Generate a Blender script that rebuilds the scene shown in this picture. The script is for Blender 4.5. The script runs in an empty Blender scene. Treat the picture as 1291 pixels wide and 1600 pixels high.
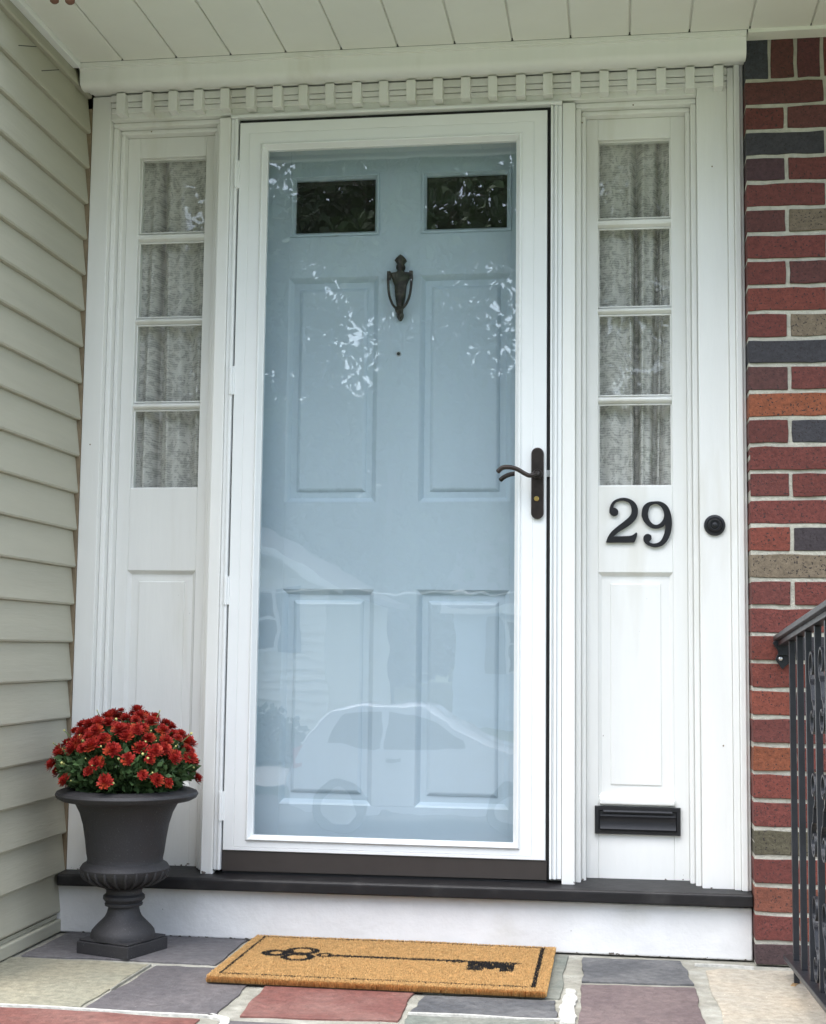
import bpy, bmesh, math, random
import numpy as np
from mathutils import Vector, Matrix
random.seed(7)
PI = math.pi
SC = bpy.context.scene
COL = SC.collection

# ------------------------------------------------------------------ camera
cam = bpy.data.cameras.new('camera'); camo = bpy.data.objects.new('camera', cam); COL.objects.link(camo)
rt = Vector((0.989739532, 0.142393235, 0.011824786)); upv = Vector((0.002098358, -0.097234642, 0.995259273)); fw = Vector((-0.142867967, 0.985022635, 0.096535762))
camo.matrix_world = Matrix(((rt.x, upv.x, -fw.x, 0.59476), (rt.y, upv.y, -fw.y, -3.65798), (rt.z, upv.z, -fw.z, 0.75381), (0, 0, 0, 1)))
cam.sensor_fit = 'VERTICAL'; cam.sensor_height = 24; cam.lens = 2200.96 / 1600 * 24
cam.clip_start = 0.05; cam.clip_end = 500
SC.camera = camo

# ------------------------------------------------------------------ light
SUN_EL, SUN_AZ = math.radians(72), math.radians(222)     # high, veiled by cloud
w = bpy.data.worlds.new('World'); SC.world = w; w.use_nodes = True
wn, wl = w.node_tree.nodes, w.node_tree.links
bg = wn['Background']; sky = wn.new('ShaderNodeTexSky'); sky.sky_type = 'NISHITA'; sky.sun_disc = False
sky.sun_elevation = SUN_EL; sky.sun_rotation = SUN_AZ; sky.air_density = 1.2; sky.dust_density = 2.0; sky.ozone_density = 1.0
hs = wn.new('ShaderNodeHueSaturation'); hs.inputs['Saturation'].default_value = 0.6
wl.new(sky.outputs[0], hs.inputs['Color']); wl.new(hs.outputs[0], bg.inputs['Color']); bg.inputs['Strength'].default_value = 0.15
sl = bpy.data.lights.new('sun', 'SUN'); sl.energy = 1.5; sl.angle = math.radians(70); sl.color = (1.0, 0.985, 0.97)
so = bpy.data.objects.new('sun', sl); COL.objects.link(so)
sd = Vector((math.sin(SUN_AZ) * math.cos(SUN_EL), math.cos(SUN_AZ) * math.cos(SUN_EL), math.sin(SUN_EL)))
so.rotation_euler = sd.to_track_quat('Z', 'Y').to_euler()
SC.view_settings.view_transform = 'Standard'; SC.view_settings.look = 'None'
SC.view_settings.exposure = 1.9; SC.view_settings.gamma = 1
SC.render.engine = 'CYCLES'
SC.cycles.max_bounces = 10; SC.cycles.diffuse_bounces = 5; SC.cycles.transparent_max_bounces = 16

# ------------------------------------------------------------------ materials
def mat(name, color, rough=0.6, var=0.08, vscale=6.0, bump=0.0, bscale=60.0, stretch=(1, 1, 1), color2=None, c2scale=3.0, c2lo=0.5, c2hi=0.65,
        metal=0.0, spec=0.5, attr=None, speck=None, speck_scale=200, speck_cut=0.72, bdist=0.002, coat=0.0):
    m = bpy.data.materials.new(name); m.use_nodes = True
    n, l = m.node_tree.nodes, m.node_tree.links; b = n['Principled BSDF']
    b.inputs['Roughness'].default_value = rough; b.inputs['Metallic'].default_value = metal
    b.inputs['Specular IOR Level'].default_value = spec; b.inputs['Coat Weight'].default_value = coat
    tc = n.new('ShaderNodeTexCoord'); mp = n.new('ShaderNodeMapping'); mp.inputs['Scale'].default_value = stretch
    l.new(tc.outputs['Object'], mp.inputs[0])
    def noise(s, det=4.0, rg=0.55):
        t = n.new('ShaderNodeTexNoise'); t.inputs['Scale'].default_value = s; t.inputs['Detail'].default_value = det; t.inputs['Roughness'].default_value = rg
        l.new(mp.outputs[0], t.inputs['Vector']); return t.outputs['Fac']
    def ramp(src, lo, hi, a=0.0, bb=1.0):
        r = n.new('ShaderNodeMapRange'); r.inputs['From Min'].default_value = lo; r.inputs['From Max'].default_value = hi
        r.inputs['To Min'].default_value = a; r.inputs['To Max'].default_value = bb; l.new(src, r.inputs['Value']); return r.outputs[0]
    def mix(f, a, bb, mode='MIX'):
        x = n.new('ShaderNodeMix'); x.data_type = 'RGBA'; x.blend_type = mode
        for k, v in ((0, f), (6, a), (7, bb)):
            if hasattr(v, 'is_linked') or hasattr(v, 'links'): l.new(v, x.inputs[k])
            elif k == 0: x.inputs[0].default_value = v
            else: x.inputs[k].default_value = (*v, 1)
        return x.outputs[2]
    if attr:
        at = n.new('ShaderNodeAttribute'); at.attribute_name = attr; base = at.outputs['Color'] if color[0] == 1 else mix(ramp(noise(16, 6.0, .7), .40, .66), mix(1.0, at.outputs['Color'], color, 'MULTIPLY'), mix(1.0, at.outputs['Color'], (.50, .46, .50), 'MULTIPLY'))
    else: base = color
    if color2 is not None: base = mix(ramp(noise(c2scale), c2lo, c2hi), base, color2)
    if var > 0:
        g = ramp(noise(vscale, 5.0, 0.65), 0.25, 0.75, 1 - var, 1 + var)
        cc = n.new('ShaderNodeCombineColor'); [l.new(g, cc.inputs[i]) for i in range(3)]
        base = mix(1.0, base, cc.outputs[0], 'MULTIPLY')
    if speck is not None: base = mix(ramp(noise(speck_scale, 2.0), speck_cut, speck_cut + 0.03), base, speck)
    if hasattr(base, 'links'): l.new(base, b.inputs['Base Color'])
    else: b.inputs['Base Color'].default_value = (*base, 1)
    if bump > 0:
        bp = n.new('ShaderNodeBump'); bp.inputs['Strength'].default_value = bump; bp.inputs['Distance'].default_value = bdist
        l.new(noise(bscale, 6.0, 0.6), bp.inputs['Height']); l.new(bp.outputs[0], b.inputs['Normal'])
    return m

M = {}
M['paint'] = mat('old_white_paint', (.77, .77, .74), .42, .05, 7, .7, 26, (1, 1, .14), color2=(.62, .60, .53), c2scale=8, c2lo=.56, c2hi=.82, speck=(.16, .14, .11), speck_scale=55, speck_cut=.88, bdist=.0022)
M['paint_low'] = mat('chipped_white_paint', (.70, .695, .685), .55, .09, 6, .6, 18, color2=(.60, .59, .55), c2scale=5, c2lo=.6, c2hi=.85, speck=(.12, .11, .10), speck_scale=32, speck_cut=.84, bdist=.006)
M['vinyl_white'] = mat('white_enamel', (.80, .815, .81), .28, .02, 8, .08, 90, bdist=.001)
M['siding'] = mat('sage_vinyl_siding', (.395, .38, .30), .5, .07, 4, .5, 30, (1, .25, 3), bdist=.002, color2=(.35, .335, .265), c2scale=2.5, c2lo=.5, c2hi=.8)
M['soffit'] = mat('cream_soffit_vinyl', (.76, .76, .70), .55, .03, 5, .15, 60)
M['caulk'] = mat('brown_bare_edge', (.22, .17, .11), .8, .3, 20, .5, 50)
M['door_blue'] = mat('pale_blue_door_paint', (.50, .615, .69), .33, .04, 4, .35, 26, (1, 1, .1), bdist=.0016)
M['black_paint'] = mat('black_sill_paint', (.013, .012, .0125), .5, .25, 12, .5, 30, spec=.35, color2=(.030, .028, .027), c2scale=12, c2lo=.55, c2hi=.75, bdist=.003)
M['brown_kick'] = mat('dark_brown_aluminium', (.040, .033, .029), .45, .1, 15, .1, 60)
M['black_metal'] = mat('black_hardware', (.018, .018, .02), .38, .2, 30, .35, 70, metal=.3, bdist=.001)
M['bronze'] = mat('dark_bronze', (.045, .036, .032), .33, .25, 40, .2, 80, metal=.6)
M['knocker'] = mat('tarnished_bronze', (.035, .028, .025), .45, .5, 60, .5, 120, metal=.4, color2=(.07, .06, .05), c2scale=60)
M['brass'] = mat('brass', (.75, .55, .18), .3, .1, 30, metal=1)
M['steel'] = mat('screw_steel', (.7, .7, .7), .3, .1, 30, metal=1)
M['gap'] = mat('dark_gap', (.015, .015, .016), .7, .1)
M['urn'] = mat('charcoal_resin', (.024, .023, .025), .62, .15, 12, .7, 260, bdist=.0012, speck=(.07, .07, .075), speck_scale=300, speck_cut=.66)
M['soil'] = mat('soil', (.03, .02, .015), .9, .3, 50, 1, 80)
M['leaf'] = mat('mum_leaf', (.060, .110, .04), .55, .5, 25, spec=.3)
M['stem'] = mat('mum_stem', (.10, .17, .05), .6, .2, 25)
M['petal'] = mat('red_petal', (.33, .020, .015), .6, .4, 30, color2=(.36, .045, .016), c2scale=28, c2lo=.5, c2hi=.62, spec=.25)
M['bud'] = mat('pale_bud', (.55, .52, .18), .6, .2, 30)
M['mortar'] = mat('brick_mortar', (.46, .44, .37), .9, .22, 40, 1, 120, bdist=.005)
M['brick'] = mat('brick_face', (1.0, 1.0, .88), .88, .36, 110, .8, 120, attr='Col', bdist=.0035, speck=(.025, .018, .018), speck_scale=190, speck_cut=.62)
M['floor_mortar'] = mat('flagstone_mortar', (.27, .26, .215), .9, .3, 20, 1, 70, bdist=.006, color2=(.38, .37, .32), c2scale=7, c2lo=.5, c2hi=.65)
M['white_mortar'] = mat('white_smeared_mortar', (.46, .45, .41), .9, .35, 60, 1, 60, bdist=.004)
def stone(n, c, c2, s=4): return mat(n, c, .7, .34, 48, 1.0, 42, color2=c2, c2scale=s, c2lo=.42, c2hi=.62, speck=(min(1, c[0]*2.4+.08), min(1, c[1]*2.4+.08), min(1, c[2]*2.4+.08)), speck_scale=120, speck_cut=.74, bdist=.007)
M['st_purple'] = stone('purple_slate', (.094, .086, .089), (.128, .115, .115))
M['st_grey'] = stone('dark_grey_slate', (.105, .10, .105), (.15, .14, .14))
M['st_tan'] = stone('tan_flagstone', (.245, .235, .175), (.30, .27, .19), 3)
M['st_red'] = stone('red_flagstone', (.160, .060, .048), (.20, .098, .08), 5)
M['st_green'] = stone('green_grey_flagstone', (.15, .165, .14), (.20, .20, .17))
M['st_blue'] = stone('blue_slate', (.075, .076, .080), (.125, .124, .124), 6)
M['st_mauve'] = stone('mauve_slate', (.112, .080, .080), (.15, .11, .105))
M['st_pale'] = stone('pale_beige_flagstone', (.43, .365, .275), (.38, .345, .28), 3)
M['rust'] = mat('rust_stain', (.30, .19, .09), .9, .3, 20)
M['iron'] = mat('black_wrought_iron', (.02, .021, .025), .36, .3, 20, .6, 60, metal=.2, bdist=.002, speck=(.22, .08, .03), speck_scale=60, speck_cut=.80)
M['mat_backing'] = mat('mat_backing', (.10, .07, .04), .9, .2, 50)
M['coir'] = mat('coir_pile', (1, 1, 1), .85, .25, 60, attr='Col', spec=.2)
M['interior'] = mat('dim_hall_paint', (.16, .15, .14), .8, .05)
M['asphalt'] = mat('asphalt', (.07, .07, .07), .85, .15, 3, .5, 30)
M['concrete'] = mat('concrete', (.36, .35, .33), .85, .12, 3, .5, 30)
M['lawn'] = mat('lawn', (.085, .11, .045), .9, .4, 3, 1, 40, color2=(.11, .14, .05), c2scale=.6)
M['roofing'] = mat('asphalt_shingle', (.14, .14, .145), .9, .2, 10, .6, 20)
M['glass_dark'] = mat('dark_window_glass', (.020, .018, .016), .05, 0)
M['carpaint'] = mat('silver_car_paint', (.58, .60, .64), .25, .02, coat=.8)
M['tyre'] = mat('tyre_rubber', (.02, .02, .02), .8, .1)
M['rim'] = mat('alloy_rim', (.6, .6, .62), .3, .05, metal=.8)
M['lamp_red'] = mat('tail_lamp_red', (.35, .02, .02), .2, 0)
M['bark'] = mat('bark', (.10, .075, .05), .9, .3, 8, 1, 12, (1, 1, .2), bdist=.02)
M['shutter'] = mat('blue_grey_shutter', (.12, .16, .19), .6, .05)
M['terracotta'] = mat('brown_terracotta', (.16, .07, .045), .6, .2, 30)
def wear(m, z0, z1, col, scale, cut):
    n, l = m.node_tree.nodes, m.node_tree.links; b = n['Principled BSDF']; lk = b.inputs['Base Color'].links[0]; src = lk.from_socket
    tc = n.new('ShaderNodeTexCoord'); sx = n.new('ShaderNodeSeparateXYZ'); l.new(tc.outputs['Object'], sx.inputs[0])
    r = n.new('ShaderNodeMapRange'); r.inputs['From Min'].default_value = z0; r.inputs['From Max'].default_value = z1; r.inputs['To Min'].default_value = .26; r.inputs['To Max'].default_value = 0; l.new(sx.outputs[2], r.inputs[0])
    ns = n.new('ShaderNodeTexNoise'); ns.inputs['Scale'].default_value = scale; ns.inputs['Detail'].default_value = 4; l.new(tc.outputs['Object'], ns.inputs['Vector'])
    ad = n.new('ShaderNodeMath'); ad.operation = 'ADD'; l.new(r.outputs[0], ad.inputs[0]); l.new(ns.outputs['Fac'], ad.inputs[1])
    q = n.new('ShaderNodeMapRange'); q.inputs['From Min'].default_value = cut; q.inputs['From Max'].default_value = cut + .015; l.new(ad.outputs[0], q.inputs[0])
    x = n.new('ShaderNodeMix'); x.data_type = 'RGBA'; l.new(q.outputs[0], x.inputs[0]); l.new(src, x.inputs[6]); x.inputs[7].default_value = (*col, 1); l.new(x.outputs[2], b.inputs['Base Color'])
wear(M['paint'], .158, .188, (.16, .13, .11), 90, .78)
wear(M['paint_low'], .0, .009, (.14, .12, .10), 80, .76)
def house_siding(name, c, pitch):
    m = mat(name, c, .6, .04, 2); n, l = m.node_tree.nodes, m.node_tree.links
    tc = n.new('ShaderNodeTexCoord'); sx = n.new('ShaderNodeSeparateXYZ'); l.new(tc.outputs['Object'], sx.inputs[0])
    mt = n.new('ShaderNodeMath'); mt.operation = 'DIVIDE'; mt.inputs[1].default_value = pitch; l.new(sx.outputs[2], mt.inputs[0])
    fr = n.new('ShaderNodeMath'); fr.operation = 'FRACT'; l.new(mt.outputs[0], fr.inputs[0])
    bp = n.new('ShaderNodeBump'); bp.inputs['Strength'].default_value = 1; bp.inputs['Distance'].default_value = .03; bp.invert = True
    l.new(fr.outputs[0], bp.inputs['Height']); l.new(bp.outputs[0], n['Principled BSDF'].inputs['Normal']); return m
M['house_cream'] = house_siding('cream_clapboard', (.84, .82, .72), .2)
M['house_blue'] = house_siding('pale_blue_clapboard', (.55, .66, .76), .2)
def leafmat(name, c):
    m = mat(name, c, .6, .45, .9, spec=.3); return m
M['tree_leaf'] = leafmat('tree_leaf', (.045, .085, .025))
M['tree_leaf2'] = leafmat('tree_leaf_dark', (.03, .06, .022))
M['hedge_leaf'] = leafmat('hedge_leaf', (.035, .07, .025))

def glassmat(name, refl=1.0, tint=(1, 1, 1), wav=0.0, wscale=1.0, wdist=.01, rough=0.0):
    m = bpy.data.materials.new(name); m.use_nodes = True
    n, l = m.node_tree.nodes, m.node_tree.links; n.clear()
    out = n.new('ShaderNodeOutputMaterial'); mx = n.new('ShaderNodeMixShader'); tr = n.new('ShaderNodeBsdfTransparent'); gl = n.new('ShaderNodeBsdfGlossy')
    tr.inputs[0].default_value = (*tint, 1); gl.inputs['Roughness'].default_value = rough
    lw = n.new('ShaderNodeLayerWeight'); lw.inputs[0].default_value = .5
    pw = n.new('ShaderNodeMath'); pw.operation = 'POWER'; pw.inputs[1].default_value = 5; l.new(lw.outputs['Facing'], pw.inputs[0])
    ma = n.new('ShaderNodeMath'); ma.operation = 'MULTIPLY_ADD'; ma.inputs[1].default_value = 1 - .043 * refl; ma.inputs[2].default_value = .043 * refl; l.new(pw.outputs[0], ma.inputs[0])
    l.new(ma.outputs[0], mx.inputs[0]); l.new(tr.outputs[0], mx.inputs[1]); l.new(gl.outputs[0], mx.inputs[2]); l.new(mx.outputs[0], out.inputs[0])
    if wav > 0:
        tc = n.new('ShaderNodeTexCoord'); ns = n.new('ShaderNodeTexNoise'); ns.inputs['Scale'].default_value = wscale; ns.inputs['Detail'].default_value = 1.5
        l.new(tc.outputs['Object'], ns.inputs['Vector'])
        bp = n.new('ShaderNodeBump'); bp.inputs['Strength'].default_value = wav; bp.inputs['Distance'].default_value = wdist
        l.new(ns.outputs['Fac'], bp.inputs['Height']); l.new(bp.outputs[0], gl.inputs['Normal'])
    return m
M['glass'] = glassmat('storm_glass', 2.1, (.985, .99, .99), 1.0, 8.0, .0003)
M['glass_old'] = glassmat('old_window_glass', .9, (.97, .98, .97), 1.0, 7.0, .0010)

def lacemat(name):
    m = bpy.data.materials.new(name); m.use_nodes = True
    n, l = m.node_tree.nodes, m.node_tree.links; n.clear()
    out = n.new('ShaderNodeOutputMaterial'); mx = n.new('ShaderNodeMixShader'); tr = n.new('ShaderNodeBsdfTransparent')
    df = n.new('ShaderNodeBsdfDiffuse'); tl = n.new('ShaderNodeBsdfTranslucent'); m2 = n.new('ShaderNodeMixShader'); m2.inputs[0].default_value = .25
    df.inputs[0].default_value = (.84, .815, .79, 1); tl.inputs[0].default_value = (.5, .48, .42, 1)
    l.new(df.outputs[0], m2.inputs[1]); l.new(tl.outputs[0], m2.inputs[2])
    uv = n.new('ShaderNodeUVMap')
    def mapn(s, src=uv.outputs[0]):
        mp = n.new('ShaderNodeMapping'); mp.inputs['Scale'].default_value = s; l.new(src, mp.inputs[0]); return mp.outputs[0]
    ns = n.new('ShaderNodeTexNoise'); ns.inputs['Scale'].default_value = 26; ns.inputs['Detail'].default_value = 1.5; ns.inputs['Distortion'].default_value = 2.2; l.new(mapn((1, 1, 1)), ns.inputs['Vector'])
    vo = n.new('ShaderNodeTexVoronoi'); vo.feature = 'DISTANCE_TO_EDGE'; vo.inputs['Scale'].default_value = 30; l.new(mapn((1, 1, 1)), vo.inputs['Vector'])
    wv = n.new('ShaderNodeTexWave'); wv.bands_direction = 'Y'; wv.inputs['Scale'].default_value = 48; wv.inputs['Distortion'].default_value = 1.5; l.new(mapn((1, 1, 1)), wv.inputs['Vector'])
    fine = n.new('ShaderNodeTexNoise'); fine.inputs['Scale'].default_value = 420; fine.inputs['Detail'].default_value = 1; l.new(mapn((.6, 1, 1)), fine.inputs['Vector'])
    def rng(src, lo, hi, a, b):
        r = n.new('ShaderNodeMapRange'); r.inputs['From Min'].default_value = lo; r.inputs['From Max'].default_value = hi; r.inputs['To Min'].default_value = a; r.inputs['To Max'].default_value = b; l.new(src, r.inputs[0]); return r.outputs[0]
    def mm(op, a, b):
        x = n.new('ShaderNodeMath'); x.operation = op
        for i, v in enumerate((a, b)):
            if hasattr(v, 'links'): l.new(v, x.inputs[i])
            else: x.inputs[i].default_value = v
        return x.outputs[0]
    a = rng(ns.outputs['Fac'], .44, .56, 0, .28)
    b = rng(vo.outputs['Distance'], .02, .12, .16, 0)
    c = rng(wv.outputs['Fac'], .2, .8, -.09, .09)
    d = rng(fine.outputs['Fac'], .35, .65, -.10, .10)
    s = mm('ADD', mm('ADD', mm('ADD', a, b), mm('ADD', c, d)), .66)
    cl = n.new('ShaderNodeClamp'); cl.inputs[1].default_value = .25; cl.inputs[2].default_value = .97; l.new(s, cl.inputs[0])
    l.new(cl.outputs[0], mx.inputs[0]); l.new(tr.outputs[0], mx.inputs[1]); l.new(m2.outputs[0], mx.inputs[2]); l.new(mx.outputs[0], out.inputs[0])
    return m
M['lace'] = lacemat('lace_fabric')

# ------------------------------------------------------------------ helpers
def obj(name, bm, m, parent=None, smooth=False, bevel=0.0, seg=2, autos=None):
    if isinstance(bm, bmesh.types.BMesh):
        me = bpy.data.meshes.new(name); bm.to_mesh(me); bm.free()
    else: me = bm
    o = bpy.data.objects.new(name, me); COL.objects.link(o)
    for x in (m if isinstance(m, (list, tuple)) else [m]): me.materials.append(x)
    if smooth: me.polygons.foreach_set('use_smooth', [True] * len(me.polygons))
    if autos:
        me.polygons.foreach_set('use_smooth', [True] * len(me.polygons)); me.set_sharp_from_angle(angle=math.radians(autos))
    if bevel:
        b = o.modifiers.new('bevel', 'BEVEL'); b.width = bevel; b.segments = seg; b.limit_method = 'ANGLE'; b.angle_limit = math.radians(40); b.harden_normals = False
    if parent: o.parent = parent
    return o
def tag(o, label=None, cat=None, group=None, kind=None):
    if label: o['label'] = label
    if cat: o['category'] = cat
    if group: o['group'] = group
    if kind: o['kind'] = kind
    return o
def empty(name, loc, label, cat, group=None):
    o = bpy.data.objects.new(name, None); COL.objects.link(o); o.location = loc; o.empty_display_size = .1
    bpy.context.view_layer.update(); return tag(o, label, cat, group)
def keep(o, root):       # parent without moving
    o.parent = root; o.matrix_parent_inverse = Matrix.Translation(root.location).inverted(); return o
def part(name, bm, m, root, **k):
    o = obj(name, bm, m, None, **k)
    if root.type == 'EMPTY' and root.parent is None: keep(o, root)
    else: o.parent = root; o.matrix_parent_inverse = root.matrix_world.inverted() if False else Matrix.Identity(4)
    return o
def sub(name, bm, m, p, **k):      # sub-part: same world coordinates as its part
    o = obj(name, bm, m, None, **k); o.parent = p; return o
def box(bm, x0, x1, y0, y1, z0, z1, mi=0):
    v = [bm.verts.new((x, y, z)) for x in (x0, x1) for y in (y0, y1) for z in (z0, z1)]
    for f in ((0, 1, 3, 2), (4, 6, 7, 5), (0, 4, 5, 1), (2, 3, 7, 6), (0, 2, 6, 4), (1, 5, 7, 3)):
        fc = bm.faces.new([v[i] for i in f]); fc.material_index = mi
    return v
def B(*bx):
    bm = bmesh.new()
    for b in bx: box(bm, *b)
    return bm
def prism(bm, pts, axis, a, b, mi=0, cap=True):
    # pts: 2D profile; axis 'x': (y,z) extruded along x ; 'y': (x,z) ; 'z': (x,y)
    def P(p, t): return {'x': (t, p[0], p[1]), 'y': (p[0], t, p[1]), 'z': (p[0], p[1], t)}[axis]
    va = [bm.verts.new(P(p, a)) for p in pts]; vb = [bm.verts.new(P(p, b)) for p in pts]; n = len(pts)
    for i in range(n):
        j = (i + 1) % n; f = bm.faces.new((va[i], va[j], vb[j], vb[i])); f.material_index = mi
    if cap:
        f = bm.faces.new(va); f.material_index = mi; f = bm.faces.new(vb[::-1]); f.material_index = mi
    return va, vb
def fixn(bm): bmesh.ops.recalc_face_normals(bm, faces=bm.faces[:]); return bm
def rings(bm, rs, close=True):
    # nested rectangles facing -y: list of (x0,x1,z0,z1,y)
    prev = None
    for x0, x1, z0, z1, y in rs:
        c = [bm.verts.new((x0, y, z0)), bm.verts.new((x1, y, z0)), bm.verts.new((x1, y, z1)), bm.verts.new((x0, y, z1))]
        if prev:
            for i in range(4):
                j = (i + 1) % 4; bm.faces.new((prev[i], prev[j], c[j], c[i]))
        prev = c
    if close: bm.faces.new(prev)
def lathe(bm, prof, n=32, cen=(0, 0, 0), axis='z', mi=0):
    rows = []
    for r, h in prof:
        row = []
        for i in range(n):
            a = 2 * PI * i / n; c, s = math.cos(a) * r, math.sin(a) * r
            p = (c, s, h) if axis == 'z' else (c, h, s)
            row.append(bm.verts.new((p[0] + cen[0], p[1] + cen[1], p[2] + cen[2])))
        rows.append(row)
    for a, b in zip(rows, rows[1:]):
        for i in range(n):
            j = (i + 1) % n; f = bm.faces.new((a[i], a[j], b[j], b[i])); f.material_index = mi
    bm.faces.new(rows[0]); bm.faces.new(rows[-1])
def cr(pts, k=6, closed=False):
    P = [Vector(p) for p in pts]; n = len(P); out = []
    rng = range(n) if closed else range(n - 1)
    for i in rng:
        p0 = P[(i - 1) % n] if closed or i > 0 else P[0]; p1 = P[i]; p2 = P[(i + 1) % n]; p3 = P[(i + 2) % n] if closed or i + 2 < n else P[-1]
        for t in range(k):
            t /= k; out.append(.5 * ((2 * p1) + (p2 - p0) * t + (2 * p0 - 5 * p1 + 4 * p2 - p3) * t * t + (3 * p1 - p0 - 3 * p2 + p3) * t ** 3))
    if not closed: out.append(P[-1])
    return out
def tube(bm, pts, rad, n=8, flat=(1, 1), upx=None):
    P = [Vector(p) for p in pts]; rad = rad if isinstance(rad, (list, tuple)) else [rad] * len(P); rows = []
    u = None
    for i, p in enumerate(P):
        t = (P[min(i + 1, len(P) - 1)] - P[max(i - 1, 0)]).normalized()
        if u is None:
            u = Vector(upx) if upx else (Vector((0, 0, 1)) if abs(t.z) < .9 else Vector((1, 0, 0)))
        u = (u - t * u.dot(t)).normalized(); v = t.cross(u)
        rows.append([bm.verts.new(p + (u * math.cos(2 * PI * k / n + PI / n) * flat[0] + v * math.sin(2 * PI * k / n + PI / n) * flat[1]) * rad[i]) for k in range(n)])
    for a, b in zip(rows, rows[1:]):
        for i in range(n):
            j = (i + 1) % n; bm.faces.new((a[i], b[i], b[j], a[j]))
    bm.faces.new(rows[0]); bm.faces.new(rows[-1][::-1])
def npmesh(name, V, F, cols=None):
    me = bpy.data.meshes.new(name); V = np.asarray(V, np.float32); F = np.asarray(F, np.int32); k = F.shape[1]
    me.vertices.add(len(V)); me.vertices.foreach_set('co', V.ravel()); me.loops.add(F.size); me.loops.foreach_set('vertex_index', F.ravel())
    me.polygons.add(len(F)); me.polygons.foreach_set('loop_start', np.arange(0, F.size, k, dtype=np.int32)); me.update(calc_edges=True)
    if cols is not None:
        a = me.color_attributes.new('Col', 'FLOAT_COLOR', 'POINT'); a.data.foreach_set('color', np.c_[cols, np.ones(len(V))].astype(np.float32).ravel())
    return me

# ================================================================== SETTING
bm = bmesh.new()
ys = [-1.34, -3, -5, -8, -11, -11.01, -17, -17.01, -30, -80, -200]; zs = [-.84, -.86, -.95, -1.15, -1.30, -1.42, -1.44, -1.30, -1.25, -1.2, -1.0]
for i in range(len(ys) - 1):
    v = [bm.verts.new(p) for p in ((-120, ys[i], zs[i]), (120, ys[i], zs[i]), (120, ys[i + 1], zs[i + 1]), (-120, ys[i + 1], zs[i + 1]))]
    f = bm.faces.new(v[::-1]); f.material_index = 1 if i in (5,) else 0
v = [bm.verts.new(p) for p in ((-120, 60, -.84), (120, 60, -.84), (120, -1.34, -.84), (-120, -1.34, -.84))]; bm.faces.new(v[::-1])
o = obj('ground', fixn(bm), [M['lawn'], M['asphalt']]); tag(o, kind='structure')
bm = B((-.2, 1.3, -11, -1.95, -.95, -.80)); 
for v in bm.verts:
    if v.co.y < -5: v.co.z -= .42
o = obj('path', bm, M['concrete'], bevel=.01); tag(o, kind='structure')
o = obj('porch_steps', B((-.5, 1.6, -1.64, -1.34, -.85, -.24), (-.5, 1.6, -1.94, -1.641, -.85, -.50)), M['concrete'], bevel=.01); tag(o, kind='structure')

# porch floor: mortar bed with individually laid flagstones (one paving)
def wob(poly, step=.03, amp=.003):
    out = []; n = len(poly)
    for i in range(n):
        a, b = Vector(poly[i]), Vector(poly[(i + 1) % n]); k = max(1, int((b - a).length / .016)); d = (b - a).normalized(); nn = Vector((-d.y, d.x))
        f1, f2, p1, p2 = random.uniform(.6, 1.4), random.uniform(2, 3.5), random.uniform(0, 6), random.uniform(0, 6); L = (b - a).length
        for j in range(k):
            t = j / k; q = math.sin(PI * t) ** .5 if 0 < t < 1 else 0
            out.append(a.lerp(b, t) + nn * q * (amp * 1.1 * math.sin(f1 * 6.28 * t + p1) + amp * .45 * math.sin(f2 * 6.28 * t + p2) + random.uniform(-.0007, .0007)))
    return out
smats = ['floor_mortar', 'st_purple', 'st_grey', 'st_tan', 'st_red', 'st_green', 'st_blue', 'st_mauve', 'st_pale', 'white_mortar', 'rust']
SI = {n: i for i, n in enumerate(smats)}
bm = bmesh.new()
box(bm, -.875, 2.3, -1.33, .02, -.88, -.004, 0)
def slab(poly, m, z=0.0, d=.02, amp=.003):
    p = wob(poly, .028, amp); t = random.uniform(-.0012, .0012)
    prism(bm, [(q.x, q.y) for q in p], 'z', z - d, z + t, SI[m])
slab([(-.835, .0), (-.351, -.028), (-.352, -.318), (-.56, -.309), (-.84, -.314)], 'st_grey')
slab([(-.84, -.328), (-.508, -.342), (-.52, -.744), (-.66, -.763), (-.86, -.77), (-.86, -.33)], 'st_tan')
slab([(-.487, -.350), (-.32, -.345), (-.226, -.47), (-.224, -.750), (-.508, -.757)], 'st_purple')
slab([(-.19, -.30), (.14, -.30), (.151, -.458), (.152, -.738), (-.172, -.762), (-.188, -.46)], 'st_red')
slab([(-.335, -.03), (-.02, -.03), (-.02, -.28), (-.20, -.28), (-.235, -.43), (-.33, -.33)], 'st_tan')
slab([(-.86, -.785), (-.50, -.782), (-.245, -.798), (-.25, -1.31), (-.86, -1.31)], 'st_red')
slab([(.179, -.520), (.462, -.508), (.471, -.655), (.166, -.665)], 'st_blue')
slab([(.0, -.03), (.475, -.045), (.470, -.488), (.17, -.492), (.155, -.28), (.0, -.27)], 'st_green')
slab([(.511, -.066), (.748, -.060), (.768, -.300), (.514, -.322)], 'st_blue')
slab([(.514, -.352), (.768, -.334), (.772, -.68), (.515, -.715)], 'st_mauve')
slab([(.803, -.148), (.84, -.122), (1.62, -.100), (1.62, -.80), (.812, -.79)], 'st_pale')
slab([(-.20, -.80), (.30, -.795), (.30, -1.31), (-.21, -1.31)], 'st_purple')
slab([(.165, -.69), (.47, -.685), (.47, -.775), (.34, -.775), (.17, -.765)], 'st_green')
slab([(.34, -.80), (.79, -.80), (.79, -1.31), (.34, -1.31)], 'st_tan')
slab([(.52, -.735), (.775, -.72), (.775, -.775), (.52, -.775)], 'st_grey')
slab([(.83, -.83), (1.62, -.83), (1.62, -1.31), (.83, -1.31)], 'st_blue')
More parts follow.
